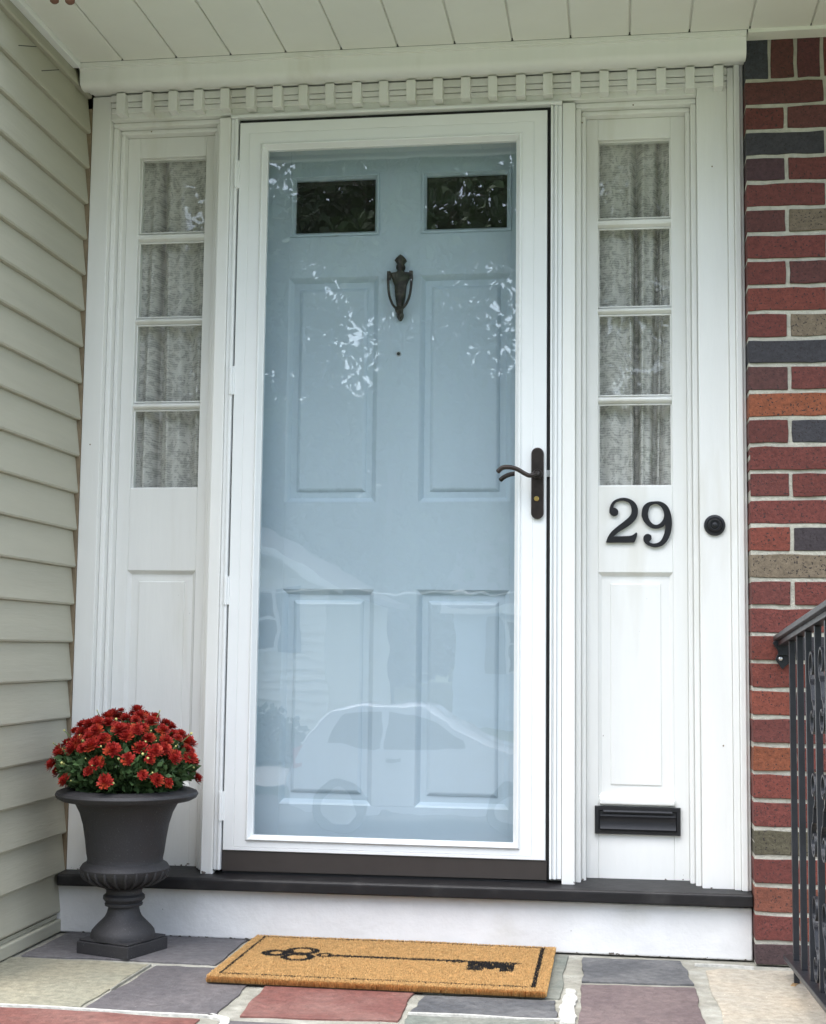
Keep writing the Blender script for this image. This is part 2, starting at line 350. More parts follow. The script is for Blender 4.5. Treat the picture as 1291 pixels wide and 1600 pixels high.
slab([(1.66, -.10), (2.28, -.10), (2.28, -1.31), (1.66, -1.31)], 'st_red')
# smeared mortar ridges and stains
def smear(pts, wdt, m='white_mortar', z=.0024):
    P = cr([(a, b, 0) for a, b in pts], 8); L, R_ = [], []
    for i, p in enumerate(P):
        t = (P[min(i + 1, len(P) - 1)] - P[max(0, i - 1)]).normalized(); n = Vector((-t.y, t.x, 0))
        k1 = .6 + .4 * math.sin(i * .23 + wdt * 900) * math.sin(i * .11 + 1); L.append(p + n * wdt * k1 * random.uniform(.8, 1)); R_.append(p - n * wdt * (1.25 - k1) * random.uniform(.8, 1))
    poly = L + R_[::-1]; prism(bm, [(q.x, q.y) for q in poly], 'z', -.01, z, SI[m])
smear([(-.86, -.776), (-.6, -.771), (-.4, -.775), (-.225, -.775)], .007)
smear([(-.235, -.77), (-.19, -.79), (-.185, -.84)], .017)
prism(bm, [(q.x, q.y) for q in wob([(.480, -.40), (.500, -.40), (.508, -.47), (.507, -.60), (.510, -.69), (.478, -.69), (.474, -.60), (.476, -.50)], .02, .003)], 'z', -.01, .0012, SI['white_mortar'])
smear([(.165, -.675), (.28, -.672), (.40, -.676), (.49, -.668)], .006)
smear([(-.865, -.70), (-.84, -.74)], .012)
smear([(-.50, -.35), (-.505, -.50), (-.508, -.60)], .004, 'floor_mortar')
smear([(.78, -.09), (.86, -.09), (.92, -.10)], .006)
smear([(1.006, -.232), (1.0, -.255), (.990, -.272)], .010, 'rust', .0015)
o = obj('porch_floor', fixn(bm), [M[s] for s in smats], bevel=.0025, seg=1); tag(o, kind='structure')

# dim hallway behind the curtains and door
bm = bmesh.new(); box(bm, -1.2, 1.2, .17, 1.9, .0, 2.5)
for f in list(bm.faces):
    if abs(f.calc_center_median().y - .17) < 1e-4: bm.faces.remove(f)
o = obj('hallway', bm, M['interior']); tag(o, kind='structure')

# ================================================================== HOUSE
# ceiling
r = empty('porch_ceiling', (0, -.9, 2.337), 'cream panelled porch ceiling above the front door', 'ceiling')
bm = bmesh.new(); X0 = -.7304; s = .1513; k0 = -1
y0, y1 = -.62, -.121
prof = []; x = X0 - s
edges = [-.858] + [X0 + s * i for i in range(-0, 22)]
for a, b in zip(edges, edges[1:]):
    g = .0018
    prism(bm, [(a + g, 2.337), (a + g * 2.2, 2.3345), (b - g * 2.2, 2.3345), (b - g, 2.337), (b - g, 2.345), (a + g, 2.345)], 'y', y0, y1)
    prism(bm, [(b - g, 2.3425), (b + g, 2.3425), (b + g, 2.345), (b - g, 2.345)], 'y', y0, y1)
part('soffit_panel', fixn(bm), M['soffit'], r)
part('roof_deck', B((-1.3, 3.0, -.63, 3.0, 2.3455, 2.52)), M['roofing'], r)
part('fascia', B((-1.3, 3.0, -.655, -.631, 2.325, 2.54)), M['vinyl_white'], r)
part('edge_trim', B((.9295, 3.0, -.122, -.069, 2.326, 2.3365)), M['soffit'], r, bevel=.002)

# unseen house body, added tall above and behind the porch to block the sun
r = empty('sun_block_house', (1, 5, -.85), 'unseen sage sided house body added above and behind the porch to block sun', 'house')
part('wall', B((-9.0, -1.401, -.55, 9.0, -.85, 5.6), (-1.4, 9.0, .35, 9.0, 2.53, 5.6), (3.01, 9.0, .0, .349, -.85, 5.6)), M['siding'], r)
bm = bmesh.new(); prism(bm, [(-1.1, 5.61), (9.5, 5.61), (4.2, 8.2)], 'x', -9.4, 9.4); part('roof', fixn(bm), M['roofing'], r)

# siding wall
r = empty('siding_wall', (-.87, -.6, 0), 'pale sage green clapboard siding wall left of the door', 'wall')
bm = bmesh.new(); Y0, Y1 = -.63, -.004; pitch = .1013; z0 = .0525; pts = [(-.9, .045)]
zz = z0
for k in range(23):
    zt = min(zz + pitch, 2.333)
    pts += [(-.873, zz - .003) if k else (-.873, .045), (-.862, zz - .0015), (-.8595, zz + .003), (-.8608, zz + .012), (-.8715, zt - .004)]
    zz += pitch
    if zz > 2.33: break
pts += [(-.873, 2.335), (-.9, 2.335)]
prism(bm, pts, 'y', Y0, Y1)
part('clapboard', fixn(bm), M['siding'], r, autos=25)
part('starter_trim', B((-.874, -.856, Y0, -.026, .0005, .034)), M['siding'], r, bevel=.004)
part('starter_gap', B((-.9, -.869, Y0, -.004, .0345, .0445)), M['siding'], r)
part('top_trim', B((-.872, -.848, Y0, -.122, 2.318, 2.334)), M['vinyl_white'], r, bevel=.002)
bm = B((-.872, -.8585, -.0035, .022, .13, 2.25)); part('corner_channel', bm, M['caulk'], r)
part('wall_core', B((-1.4, -.9, Y0, .0, -.85, 2.335)), M['siding'], r)
part('end_trim', B((-.93, -.857, -.68, -.631, -.85, 2.335)), M['vinyl_white'], r, bevel=.003)
for (ya, za), (yb_, zb_) in (((-0.4943, 2.2192), (-0.3933, 2.2602)), ((-0.3527, 2.2142), (-0.2479, 2.2609))):
    bm = bmesh.new(); tube(bm, [(-.8575, float(ya), float(za)), (-.8565, (ya + yb_) / 2, (za + zb_) / 2), (-.8575, float(yb_), float(zb_))], .0012, 6); part('wire_clip', bm, M['gap'], r)

# brick wall
r = empty('brick_wall', (1.5, 0, 0), 'mixed red and dark brick wall right of the door', 'wall')
RED = [(.150, .038, .027), (.130, .034, .027), (.170, .045, .028), (.115, .033, .027), (.145, .038, .032)]
DK = (.042, .040, .046); TAN = (.155, .120, .082); OLV = (.085, .075, .046); ORG = (.205, .062, .028); MAR = (.098, .034, .030); NAV = (.068, .034, .038)
spec = {0: [MAR], 1: [(.118, .034, .028), MAR], 2: [DK], 3: [NAV, (.118, .034, .028)], 4: [(.118, .034, .028)], 5: [MAR, TAN], 6: [RED[1]], 7: [RED[1], MAR], 8: [RED[0]], 9: [RED[1], TAN],
        10: [DK], 11: [(.092, .038, .034), RED[3]], 12: [ORG], 13: [RED[3], DK], 14: [RED[1]], 15: [RED[3], RED[1]], 16: [RED[1]], 17: [(.165, .042, .028), (.046, .036, .040)], 18: [TAN],
        19: [(.118, .034, .028), RED[1]], 20: [RED[1]], 21: [RED[0]], 22: [RED[0]], 23: [RED[2]], 24: [RED[3]], 25: [ORG], 26: [RED[0]], 27: [RED[1]], 28: [OLV], 29: [RED[1], RED[0]], 30: [(.15, .05, .03)], 31: [RED[1], RED[2]], 32: [(.055, .032, .032)]}
bm = bmesh.new(); cl = bm.verts.layers.float_color.new('Col')
def brick(x0, x1, z0, z1, c, y=-.068, yb=.06):
    j = lambda a=.0016: random.uniform(-a, a)
    yy = y + random.uniform(-.0015, .0015)
    vs = []
    nx = max(2, int((x1 - x0) / .035)); nz = max(2, int((z1 - z0) / .03))
    grid = [[bm.verts.new((x0 + (x1 - x0) * a / nx + j(), yy + j(.0007), z0 + (z1 - z0) * b / nz + j())) for b in range(nz + 1)] for a in range(nx + 1)]
    for a in range(nx):
        for b in range(nz): bm.faces.new((grid[a][b], grid[a + 1][b], grid[a + 1][b + 1], grid[a][b + 1]))
    rim = [grid[a][0] for a in range(nx + 1)] + [grid[nx][b] for b in range(1, nz + 1)] + [grid[a][nz] for a in range(nx - 1, -1, -1)] + [grid[0][b] for b in range(nz - 1, 0, -1)]
    back = [bm.verts.new((v.co.x, yb, v.co.z)) for v in rim]; n = len(rim)
    for i in range(n):
        k = (i + 1) % n; bm.faces.new((rim[i], back[i], back[k], rim[k]))
    t = random.uniform(.9, 1.1)
    for v in [q for g in grid for q in g] + back: v[cl] = (c[0] * t, c[1] * t, c[2] * t, 1)
ZB = 2.2211; K = .0677; H = .0575; g = .0095
for i in range(-13, 33):
    if i < 0: continue
    zt = ZB - K * i - .005; zb = zt - H
    if i == 32: zb = .002
    x = .9262; j = 0
    while x < 3.0:
        L = (.0955 if (i % 2 == 1 and j == 0) else .194)
        cs = spec.get(i, []); c = cs[j] if j < len(cs) else random.choice(RED * 3 + [DK, TAN, ORG, MAR, NAV])
        brick(x, x + L, zb, zt, c); x += L + g; j += 1
x = .9262; j = 0
while x < 3.0:
    brick(x, x + .0565, ZB + .004, 2.3355, [(.040, .042, .052), MAR, (.098, .032, .034), (.118, .034, .028)][min(j, 3)] if j < 4 else random.choice(RED + [MAR])); x += .0655; j += 1
part('bricks', fixn(bm), M['brick'], r, bevel=.002, seg=2)
part('mortar', B((.9275, 3.0, -.0640, .055, .0005, 2.3360)), M['mortar'], r)

# doorstep riser and sill
TILT = .0055
o = obj('painted_riser', B((-.8735, .924, -.027, .16, .0005, .127)), M['paint_low'], bevel=.004)
tag(o, 'chipped white painted step riser under the black door sill', 'step')
bm = bmesh.new(); prism(bm, [(-.052, .128), (-.052, .154), (-.047, .1585), (.09, .170), (.20, .170), (.20, .128)], 'x', -.8625, .9245)
for v in bm.verts: v.co.z += v.co.x * TILT
tag(obj('door_sill', fixn(bm), M['black_paint'], bevel=.003), 'long black painted sill running under the whole entrance', 'door sill')

# entrance frame
R0 = empty('entrance_frame', (0, .05, .17), 'white painted wooden entrance surround with dentil cornice and two sidelights', 'door frame')
# pilasters
def zb(x): return .1605 + x * TILT
bm = B((-.858, -.804, .0, .12, zb(-.83), 2.285)); part('pilaster', bm, M['paint'], R0, bevel=.002)
bm = B((.806, .884, .0, .12, zb(.84), 2.285), (.8842, .9005, -.010, .12, zb(.9), 2.283), (.9007, .9165, -.020, .12, zb(.9), 2.297), (.9167, .9248, -.010, .12, zb(.9), 2.305)); part('pilaster', bm, M['paint'], R0, bevel=.0028, seg=3)
for sgn in (-1, 1):
    a, b = sorted((sgn * .4555, sgn * .489)); 
    part('mullion', B((a, b, -.004, .12, zb(a), 2.209)), M['paint'], R0, bevel=.003)
# stepped mouldings round each sidelight (inner step and outer step), mitred rings
def stepring(bm, x0, x1, zt, y, wdt, zlow, yb=.12):
    # U-shaped: left, right, top
    for a, b in ((x0, x0 + wdt), (x1 - wdt, x1)): box(bm, a, b, y, yb, zlow, zt - wdt)
    box(bm, x0, x1, y, yb, zt - wdt + .0002, zt)
SLS = []
for sgn, nm in ((-1, 'left'), (1, 'right')):
    a0, a1 = (.4892, .8038) if sgn < 0 else (.4892, .8058)
    x0, x1 = (-a1, -a0) if sgn < 0 else (a0, a1)
    z_ = zb(0) + .004
    bm = bmesh.new(); stepring(bm, x0, x1, 2.216, .022, .0145, z_); stepring(bm, x0 + .0147, x1 - .0147, 2.2013, .045, .0125, z_)
    part('stepped_moulding', bm, M['paint'], R0, bevel=.004, seg=3)
    i0, i1 = x0 + .0274, x1 - .0274
    zt = 2.1886
    g0, g1 = (-.7407, -.5475) if sgn < 0 else (.5475, .7407)
    zs_ = [(2.1307, 1.9139), (1.8882, 1.6709), (1.651, 1.4298), (1.4086, 1.1877)]
    sf = .074
    bm = bmesh.new()
    box(bm, i0, g0, sf, .12, z_, zt); box(bm, g1, i1, sf, .12, z_, zt); box(bm, g0, g1, sf + .0003, .12, 2.1307, zt)
    # lower area: rails around recessed raised panel
    p0, p1 = (g0 - .0005, g1 + .0005) if True else 0
    px0, px1 = (g0 + .002, g1 + .006) if sgn > 0 else (g0 - .004, g1 + .004)
    box(bm, g0, g1, sf + .0003, .12, .9587, 1.1877)
    box(bm, g0, g1, sf + .0003, .12, z_, .379)
    sash = part('sidelight', bm, M['paint'], R0, bevel=.0018)
    tag(sash, 'sidelight left of the door' if sgn < 0 else 'sidelight right of the door')
    bm = bmesh.new()
    rings(bm, [(g0, g1, .379, .9587, sf + .0005), (g0 + .004, g1 - .004, .383, .9547, sf + .005), (g0 + .009, g1 - .009, .388, .9497, sf + .011), (g0 + .011, g1 - .011, .390, .9477, sf + .011), (g0 + .031, g1 - .031, .409, .9300, sf + .0105),
               (g0 + .0325, g1 - .0325, .4105, .9285, sf + .0075), (g0 + .034, g1 - .034, .412, .9270, sf + .0072)])
    sub('raised_panel', fixn(bm), M['paint'], sash)
    bm = B((g0 + .002, g1 + .002, sf - .010, sf + .001, .359, .376)); sub('ledge_moulding', bm, M['paint'], sash, bevel=.005, seg=3)
    for (za, zc), nxt in zip(zs_, zs_[1:]):
        bm = bmesh.new(); zq0, zq1 = nxt[0], zc
        prism(bm, [(.094, zq0), (.078, zq0 + .007), (.0765, (zq0 + zq1) / 2), (.078, zq1 - .007), (.094, zq1)], 'x', g0, g1); sub('muntin', fixn(bm), M['paint'], sash, autos=30)
    for za, zc in zs_:
        sub('glass_pane', B((g0 - .003, g1 + .003, .0945, .0965, zc - .003, za + .003)), M['glass_old'], sash)
        bm = bmesh.new(); e = .0035      # putty line
        for q in ((g0, g0 + e, zc, za), (g1 - e, g1, zc, za), (g0 + e, g1 - e, zc, zc + e), (g0 + e, g1 - e, za - e, za)): box(bm, q[0], q[1], .088, .0943, q[2], q[3])
        sub('putty_bead', bm, M['paint'], sash, bevel=.001)
    SLS.append((g0, g1))
# frieze, cornice, dentils
bm = B((-.8035, .8055, .0012, .12, 2.2165, 2.283), (-.453, .453, -.006, .12, 2.2125, 2.2162)); part('frieze', bm, M['paint'], R0, bevel=.0015)
bm = B((-.800, .8835, -.0075, .0010, 2.2330, 2.2460), (-.800, .8835, -.0100, .0010, 2.2482, 2.2610), (-.800, .8835, -.0130, .0010, 2.2632, 2.2830)); part('bed_moulding', bm, M['paint'], R0, bevel=.0012)
bm = bmesh.new(); prism(bm, [(.11, 2.334), (-.120, 2.334), (-.120, 2.3245), (-.1165, 2.3240), (-.1165, 2.3200), (-.1105, 2.3190), (-.1075, 2.3100), (-.1075, 2.2900), (-.1040, 2.2800), (-.0960, 2.2735), (-.0860, 2.2710), (-.0700, 2.2710), (-.0600, 2.2745), (-.0540, 2.2790), (-.0440, 2.2800), (-.0430, 2.2835), (-.020, 2.2840), (-.020, 2.2895), (.11, 2.2895)], 'x', -.8555, .9262)
part('crown_moulding', fixn(bm), M['paint'], R0, autos=38)
dx = (.8568 + .7671) / 22
for i in range(23):
    x = -.7671 + dx * i + .004 + random.uniform(-.0012, .0012); h = .0125 + random.uniform(-.0005, .0005)
    part('dentil', B((x - h, x + h, -.036, .0008, 2.2215 + random.uniform(-.001, .001), 2.2795)), M['paint'], R0, bevel=.0018)
for hx, hz, hy in ((.5057, 2.1702, .0447), (.6415, 2.2046, .0217), (-.4925, 1.6068, .0217), (-.70, 2.196, .0447), (.845, 2.02, -.0003), (-.832, 1.30, -.0003), (.86, .52, -.0003)):
    bm = bmesh.new(); lathe(bm, [(.0004, hy - .0007), (.0019, hy - .0006), (.0022, hy + .0006)], 10, (hx, 0, hz), 'y'); part('nail_head', fixn(bm), M['caulk'], R0)
# door jamb (returns between storm door and front door)
bm = B((-.4555, -.431, .034, .14, zb(0) + .006, 2.209), (.4245, .4555, .034, .14, zb(0) + .006, 2.209), (-.431, .4245, .034, .14, 2.196, 2.209)); part('door_jamb', bm, M['paint'], R0)

# ------------------------------------------------------------------ blue front door
r = empty('front_door', (0, .12, .19), 'pale blue panelled front door behind the glass storm door', 'door')
yd = .120; X = [-.425, -.3115, -.058, .0605, .311, .420]; 
bm = bmesh.new()
zl = [.19, .333, .912, 1.151, 1.782, 1.90, 2.078, 2.192]
# stiles and rails
box(bm, X[0], X[1], yd, yd + .045, zl[0], zl[-1]); box(bm, X[4], X[5], yd, yd + .045, zl[0], zl[-1])
box(bm, X[2], X[3], yd + .0002, yd + .045, zl[1], zl[-2])
for a, b in ((zl[0], zl[1]), (zl[2], zl[3]), (zl[4], zl[5]), (zl[6], zl[7])): box(bm, X[1], X[4], yd + .0004, yd + .0445, a, b)
slabo = part('door_slab', bm, M['door_blue'], r, bevel=.0008, seg=1)
for xa, xb in ((X[1], X[2]), (X[3], X[4])):
    for za, zc in ((zl[1], zl[2]), (zl[3], zl[4])):
        bm = bmesh.new(); q = lambda d, y: (xa + d, xb - d, za + d, zc - d, yd + y)
        rings(bm, [q(0, .0006), q(.004, .0035), q(.013, .014), q(.016, .014), q(.030, .0135), q(.031, .011), q(.036, .0075), q(.040, .006)])
        sub('raised_panel', fixn(bm), M['door_blue'], slabo)
    bm = bmesh.new(); box(bm, xa + .003, xb - .003, yd + .020, yd + .024, zl[5] + .003, zl[6] - .003)
    sub('window_pane', bm, M['glass_dark'], slabo)
    bm = bmesh.new(); q = lambda d, y: (xa + d, xb - d, zl[5] + d, zl[6] - d, yd + y)
    rings(bm, [q(0, .0006), q(.001, -.004), q(.006, -.004), q(.013, .008), q(.013, .019)], close=False); sub('pane_moulding', fixn(bm), M['door_blue'], slabo)
# knocker: urn-shaped plate with hinged bail
bm = bmesh.new()
ky = yd - .012
pl = [(.0, 1.8395), (.006, 1.836), (.013, 1.8285), (.0165, 1.8225), (.012, 1.817), (.0085, 1.813), (.0125, 1.807), (.0120, 1.800), (.0075, 1.795), (.012, 1.790), (.030, 1.788), (.031, 1.783), (.022, 1.768), (.0165, 1.752), (.0135, 1.72), (.009, 1.694), (.007, 1.678), (.010, 1.672), (.0085, 1.662), (.004, 1.655), (0, 1.6535)]
cx = .0052
outl = [(cx + a, b) for a, b in pl] + [(cx - a, b) for a, b in pl[-2:0:-1]]
va, vb = prism(bm, outl, 'y', yd + .001, ky, cap=False)
rd = [bm.verts.new((cx + (v.co.x - cx) * .45, ky - .006, 1.745 + (v.co.z - 1.745) * .985)) for v in vb]
n = len(vb)
for i in range(n): bm.faces.new((vb[i], vb[(i + 1) % n], rd[(i + 1) % n], rd[i]))
bm.faces.new(rd[::-1])
kn = part('door_knocker', fixn(bm), M['knocker'], r, autos=35)
bm = bmesh.new()
ring = cr([(cx - .031, ky - .006, 1.788), (cx - .0325, ky - .008, 1.765), (cx - .029, ky - .009, 1.725), (cx - .019, ky - .010, 1.697), (cx - .006, ky - .011, 1.682), (cx, ky - .012, 1.679), (cx + .006, ky - .011, 1.682), (cx + .019, ky - .010, 1.697), (cx + .029, ky - .009, 1.725), (cx + .0325, ky - .008, 1.765), (cx + .031, ky - .006, 1.788)], 5)
tube(bm, ring, .0037, 8)
lathe(bm, [(.001, ky - .020), (.009, ky - .018), (.012, ky - .012), (.011, ky - .006), (.001, ky - .005)], 16, (cx, 0, 1.681), 'y')
for sx in (-1, 1): box(bm, cx + sx * .031 - .0045, cx + sx * .031 + .0045, ky - .011, ky + .004, 1.768, 1.790)
sub('bail', fixn(bm), M['knocker'], kn, autos=50)
bm = bmesh.new(); lathe(bm, [(.001, yd - .003), (.0055, yd - .003), (.0072, yd - .001), (.0072, yd + .001)], 20, (.0015, 0, 1.5621), 'y'); ph = part('peephole', fixn(bm), M['steel'], r, autos=40)
bm = bmesh.new(); lathe(bm, [(.0005, yd - .0042), (.0045, yd - .0040), (.0045, yd - .002)], 16, (.0015, 0, 1.5621), 'y'); sub('lens', fixn(bm), M['gap'], ph)

# ------------------------------------------------------------------ storm door
r = empty('storm_door', (0, 0, .17), 'white full view storm door with large clear glass', 'door')
xL, xR, zB, zT = -.4308, .4145, .2215, 2.1925; gL, gR, gB, gT = -.3529, .3313, .2614, 2.1152
rs = [(xL, xR, zB, zT, .028), (xL, xR, zB, zT, .002), (xL + .0015, xR - .0015, zB + .0015, zT - .0015, .0), (xL + .0275, xR - .0345, zB + .0085, zT - .030, .0), (xL + .0280, xR - .0350, zB + .0090, zT - .0305, .0022), (xL + .0290, xR - .0360, zB + .0100, zT - .0315, .0002),
      (gL - .017, gR + .0175, gB - .014, gT + .017, .0002), (gL - .0135, gR + .014, gB - .0105, gT + .0135, -.006), (gL - .0100, gR + .0105, gB - .0080, gT + .010, -.006), (gL - .006, gR + .006, gB - .006, gT + .006, .002), (gL - .002, gR + .002, gB - .002, gT + .002, .010), (gL, gR, gB, gT, .012), (gL, gR, gB, gT, .028), (xL, xR, zB, zT, .028)]
bm = bmesh.new(); rings(bm, rs, close=False); part('frame', fixn(bm), M['vinyl_white'], r, bevel=.0006, seg=1)
bm = bmesh.new(); nx, nz = 14, 36
box(bm, gL - .004, gR + .004, .0185, .0225, gB - .004, gT + .004); part('glass', bm, M['glass'], r)
bm = B((xL - .001, xR + .003, .004, .026, .170, zB - .0008)); 
for v in bm.verts:
    if v.co.z < .2: v.co.z += v.co.x * TILT
part('kick_plate', bm, M['brown_kick'], r, bevel=.001)
part('door_sweep', B((xL, xR + .003, .010, .022, .160, .1695)), M['gap'], r)
# head rail, dark strips coloured as shade in the gaps, left hinge rail, right latch rail
part('mounting_rail', B((-.4545, .4545, -.012, .033, 2.2035, 2.2120)), M['vinyl_white'], r, bevel=.002, seg=3)
part('gap_shade_strip', B((-.4320, .4240, .012, .033, 2.1925, 2.2033)), M['gap'], r)
bm = B((-.4550, -.4440, -.002, .033, .170, 2.2033), (-.4438, -.4348, -.007, .033, .170, 2.2033)); part('mounting_rail', bm, M['vinyl_white'], r, bevel=.003, seg=3)
part('gap_shade_strip', B((-.4348, -.4309, .012, .033, .170, 2.1923)), M['gap'], r)
for z1_, z2_ in ((2.0059, 2.0856), (1.4321, 1.5111), (.8641, .9408), (.2975, .3736)):
    bm = bmesh.new(); prism(bm, [(-.4385 + .0048 * math.cos(t), -.006 + .0052 * math.sin(t)) for t in [k * PI / 6 for k in range(12)]], 'z', z1_, z2_)
    box(bm, -.4350, -.4290, -.0035, .012, z1_ + .0006, z2_ - .0006)
    hb = part('hinge', fixn(bm), M['vinyl_white'], r, bevel=.0006, seg=1)
bm = B((.4243, .4300, -.008, .033, .176, 2.2033), (.4302, .4345, -.002, .033, .176, 2.2033), (.4347, .4420, -.006, .033, .176, 2.2033), (.4422, .4545, .0, .033, .176, 2.2033)); part('mounting_rail', bm, M['vinyl_white'], r, bevel=.002, seg=3)
part('gap_shade_strip', B((.4147, .4241, .014, .033, .170, 2.1923)), M['gap'], r)
# handle
def capsule(x0, x1, z0, z1, k=10):
    rr = (x1 - x0) / 2; xc = (x0 + x1) / 2
    return [(xc + rr * math.cos(t), z1 - rr + rr * math.sin(t)) for t in [PI * i / k for i in range(k + 1)]] + [(xc + rr * math.cos(t), z0 + rr + rr * math.sin(t)) for t in [PI + PI * i / k for i in range(k + 1)]]
bm = bmesh.new(); prism(bm, capsule(.3752, .4080, 1.0923, 1.280), 'y', -.0005, -.009)
hp = part('handle_plate', fixn(bm), M['bronze'], r, bevel=.002)
bm = bmesh.new(); lathe(bm, [(.0005, -.0125), (.0048, -.0125), (.0064, -.011), (.0066, -.008)], 20, (.3895, 0, 1.1457), 'y'); box(bm, .3886, .3904, -.0128, -.0124, 1.142, 1.1495); sub('lock_cylinder', fixn(bm), M['brass'], hp)
bm = bmesh.new()
lathe(bm, [(.0005, -.020), (.0115, -.020), (.0130, -.017), (.0130, -.008)], 24, (.3925, 0, 1.2095), 'y')
lv = cr([(.3925, -.012, 1.2095), (.392, -.030, 1.2090), (.386, -.043, 1.2060), (.3743, -.049, 1.2012), (.3611, -.050, 1.2063), (.3413, -.050, 1.2180), (.3214, -.050, 1.2231), (.3032, -.049, 1.2216), (.2901, -.048, 1.210)], 6)
rad = [.0068 - .0010 * math.sin(PI * i / len(lv)) for i in range(len(lv))]; rad[-1] *= .6; tube(bm, lv, rad, 12)
lvo = part('lever', fixn(bm), M['bronze'], r, autos=60)
bm = bmesh.new()
lv = cr([(.3925, .028, 1.2095), (.390, .050, 1.209), (.375, .060, 1.206), (.358, .0605, 1.2120), (.3455, .0605, 1.2190), (.3285, .0605, 1.2200), (.3115, .0605, 1.2169), (.2979, .060, 1.2101), (.2877, .060, 1.2016)], 6)
rad = [.0062] * len(lv); rad[-1] *= .6; tube(bm, lv, rad, 12); lathe(bm, [(.013, .029), (.013, .040), (.0005, .042)], 20, (.3925, 0, 1.2095), 'y')
part('inside_lever', fixn(bm), M['bronze'], r, autos=60)
part('latch_bolt', B((.4130, .4245, .006, .013, 1.205, 1.222)), M['steel'], r)

# ------------------------------------------------------------------ curtains
def curtain(x0, x1, z0, z1, y, folds, label, seed):
    rnd = random.Random(seed); nx, nz = 150, 60
    ph = [rnd.uniform(0, 6.28) for _ in range(6)]
    V, F, UV = [], [], []
    for j in range(nz + 1):
        v = j / nz
        for i in range(nx + 1):
            u = i / nx; sp = u + .035 * (1 - v) * math.sin(5 * u + ph[0]) 
            amp = .35 + .65 * min(1, (1 - v) * 1.6)
            d = 0
            for xc, wd, a in folds:
                t = (sp - xc - .05 * (1 - v) * math.sin(ph[1] + xc * 9)) / wd; d += a * math.exp(-t * t)
            d += .10 * math.sin(26 * sp + ph[2]) + .07 * math.sin(57 * sp + ph[3] + v * 2) * (.6 + .8 * v)
            V.append((x0 + (x1 - x0) * u, y + max(-.020, min(.036, .019 * amp * d)), z0 + (z1 - z0) * v)); UV.append((u * (x1 - x0) * 1.25, v * (z1 - z0)))
    for j in range(nz):
        for i in range(nx): a = j * (nx + 1) + i; F.append((a, a + 1, a + nx + 2, a + nx + 1))
    me = npmesh('lace_curtain', V, F); uvl = me.uv_layers.new(name='UVMap'); ids = np.array(F).ravel(); uvl.data.foreach_set('uv', np.array(UV, np.float32)[ids].ravel())
    o = obj('lace_curtain', me, M['lace'], smooth=True)
    bm = bmesh.new(); tube(bm, [(x0 - .01, y + .004, z1 - .012), (x1 + .01, y + .004, z1 - .012)], .005, 8); sub('curtain_rod', bm, M['steel'], o, smooth=True)
    tag(o, label, 'curtain', 'lace curtains in the sidelights'); return o
curtain(-.775, -.515, 1.12, 2.155, .128, [(.335, .030, 3.4), (.26, .035, -1.0), (.42, .03, -.9), (.66, .05, .8), (.82, .05, -.8), (.13, .05, -.6)], 'patterned grey lace curtain in the sidelight left of the door', 3)
curtain(.515, .775, 1.12, 2.155, .128, [(.52, .035, 3.2), (.44, .03, -1.0), (.60, .03, -1.0), (.76, .03, 2.8), (.82, .025, 1.2), (.90, .03, -1.2), (.25, .07, -.7)], 'gathered grey lace curtain in the sidelight above the number 29', 5)

# ------------------------------------------------------------------ house numbers
def glyph(loops, y0, th, bev):
    cu = bpy.data.curves.new('g', 'CURVE'); cu.dimensions = '2D'; cu.fill_mode = 'BOTH'; cu.extrude = th / 2; cu.bevel_depth = bev; cu.bevel_resolution = 2
    for lp in loops:
        p = cr([(a, b, 0) for a, b in lp], 4, True); s_ = cu.splines.new('POLY'); s_.points.add(len(p) - 1); s_.use_cyclic_u = True
        for q, w_ in zip(s_.points, p): q.co = (w_.x, w_.y, 0, 1)
    o = bpy.data.objects.new('g', cu); COL.objects.link(o); dg = bpy.context.evaluated_depsgraph_get(); me = bpy.data.meshes.new_from_object(o.evaluated_get(dg))
    bpy.data.objects.remove(o); me.transform(Matrix.Rotation(PI / 2, 4, 'X')); me.transform(Matrix.Translation((0, y0, 0))); me.materials.clear(); return me
TWO = [(0.5773, 1.1176), (0.5798, 1.1341), (0.5889, 1.1469), (0.6052, 1.1538), (0.6214, 1.1538), (0.6376, 1.1467), (0.6477, 1.1339), (0.6502, 1.1174), (0.6465, 1.1028), (0.6357, 1.0893), (0.6194, 1.0772), (0.6014, 1.0662), (0.5887, 1.0553), (0.5850, 1.0528), (0.6086, 1.0532), (0.632, 1.0545), (0.641, 1.0589), (0.6456, 1.0626), (0.6482, 1.0607), (0.6463, 1.0516), (0.6416, 1.0407), (0.6355, 1.0381), (0.5977, 1.0378), (0.5706, 1.0378), (0.5694, 1.0407), (0.5743, 1.0534), (0.5833, 1.0662), (0.5978, 1.079), (0.6141, 1.0918), (0.6285, 1.1046), (0.6347, 1.1174), (0.634, 1.1303), (0.6286, 1.142), (0.6178, 1.1472), (0.6044, 1.148), (0.5925, 1.1432), (0.5868, 1.1341), (0.5868, 1.1288), (0.5925, 1.1274), (0.5986, 1.1212), (0.5979, 1.112), (0.5906, 1.1076), (0.5827, 1.1102)]
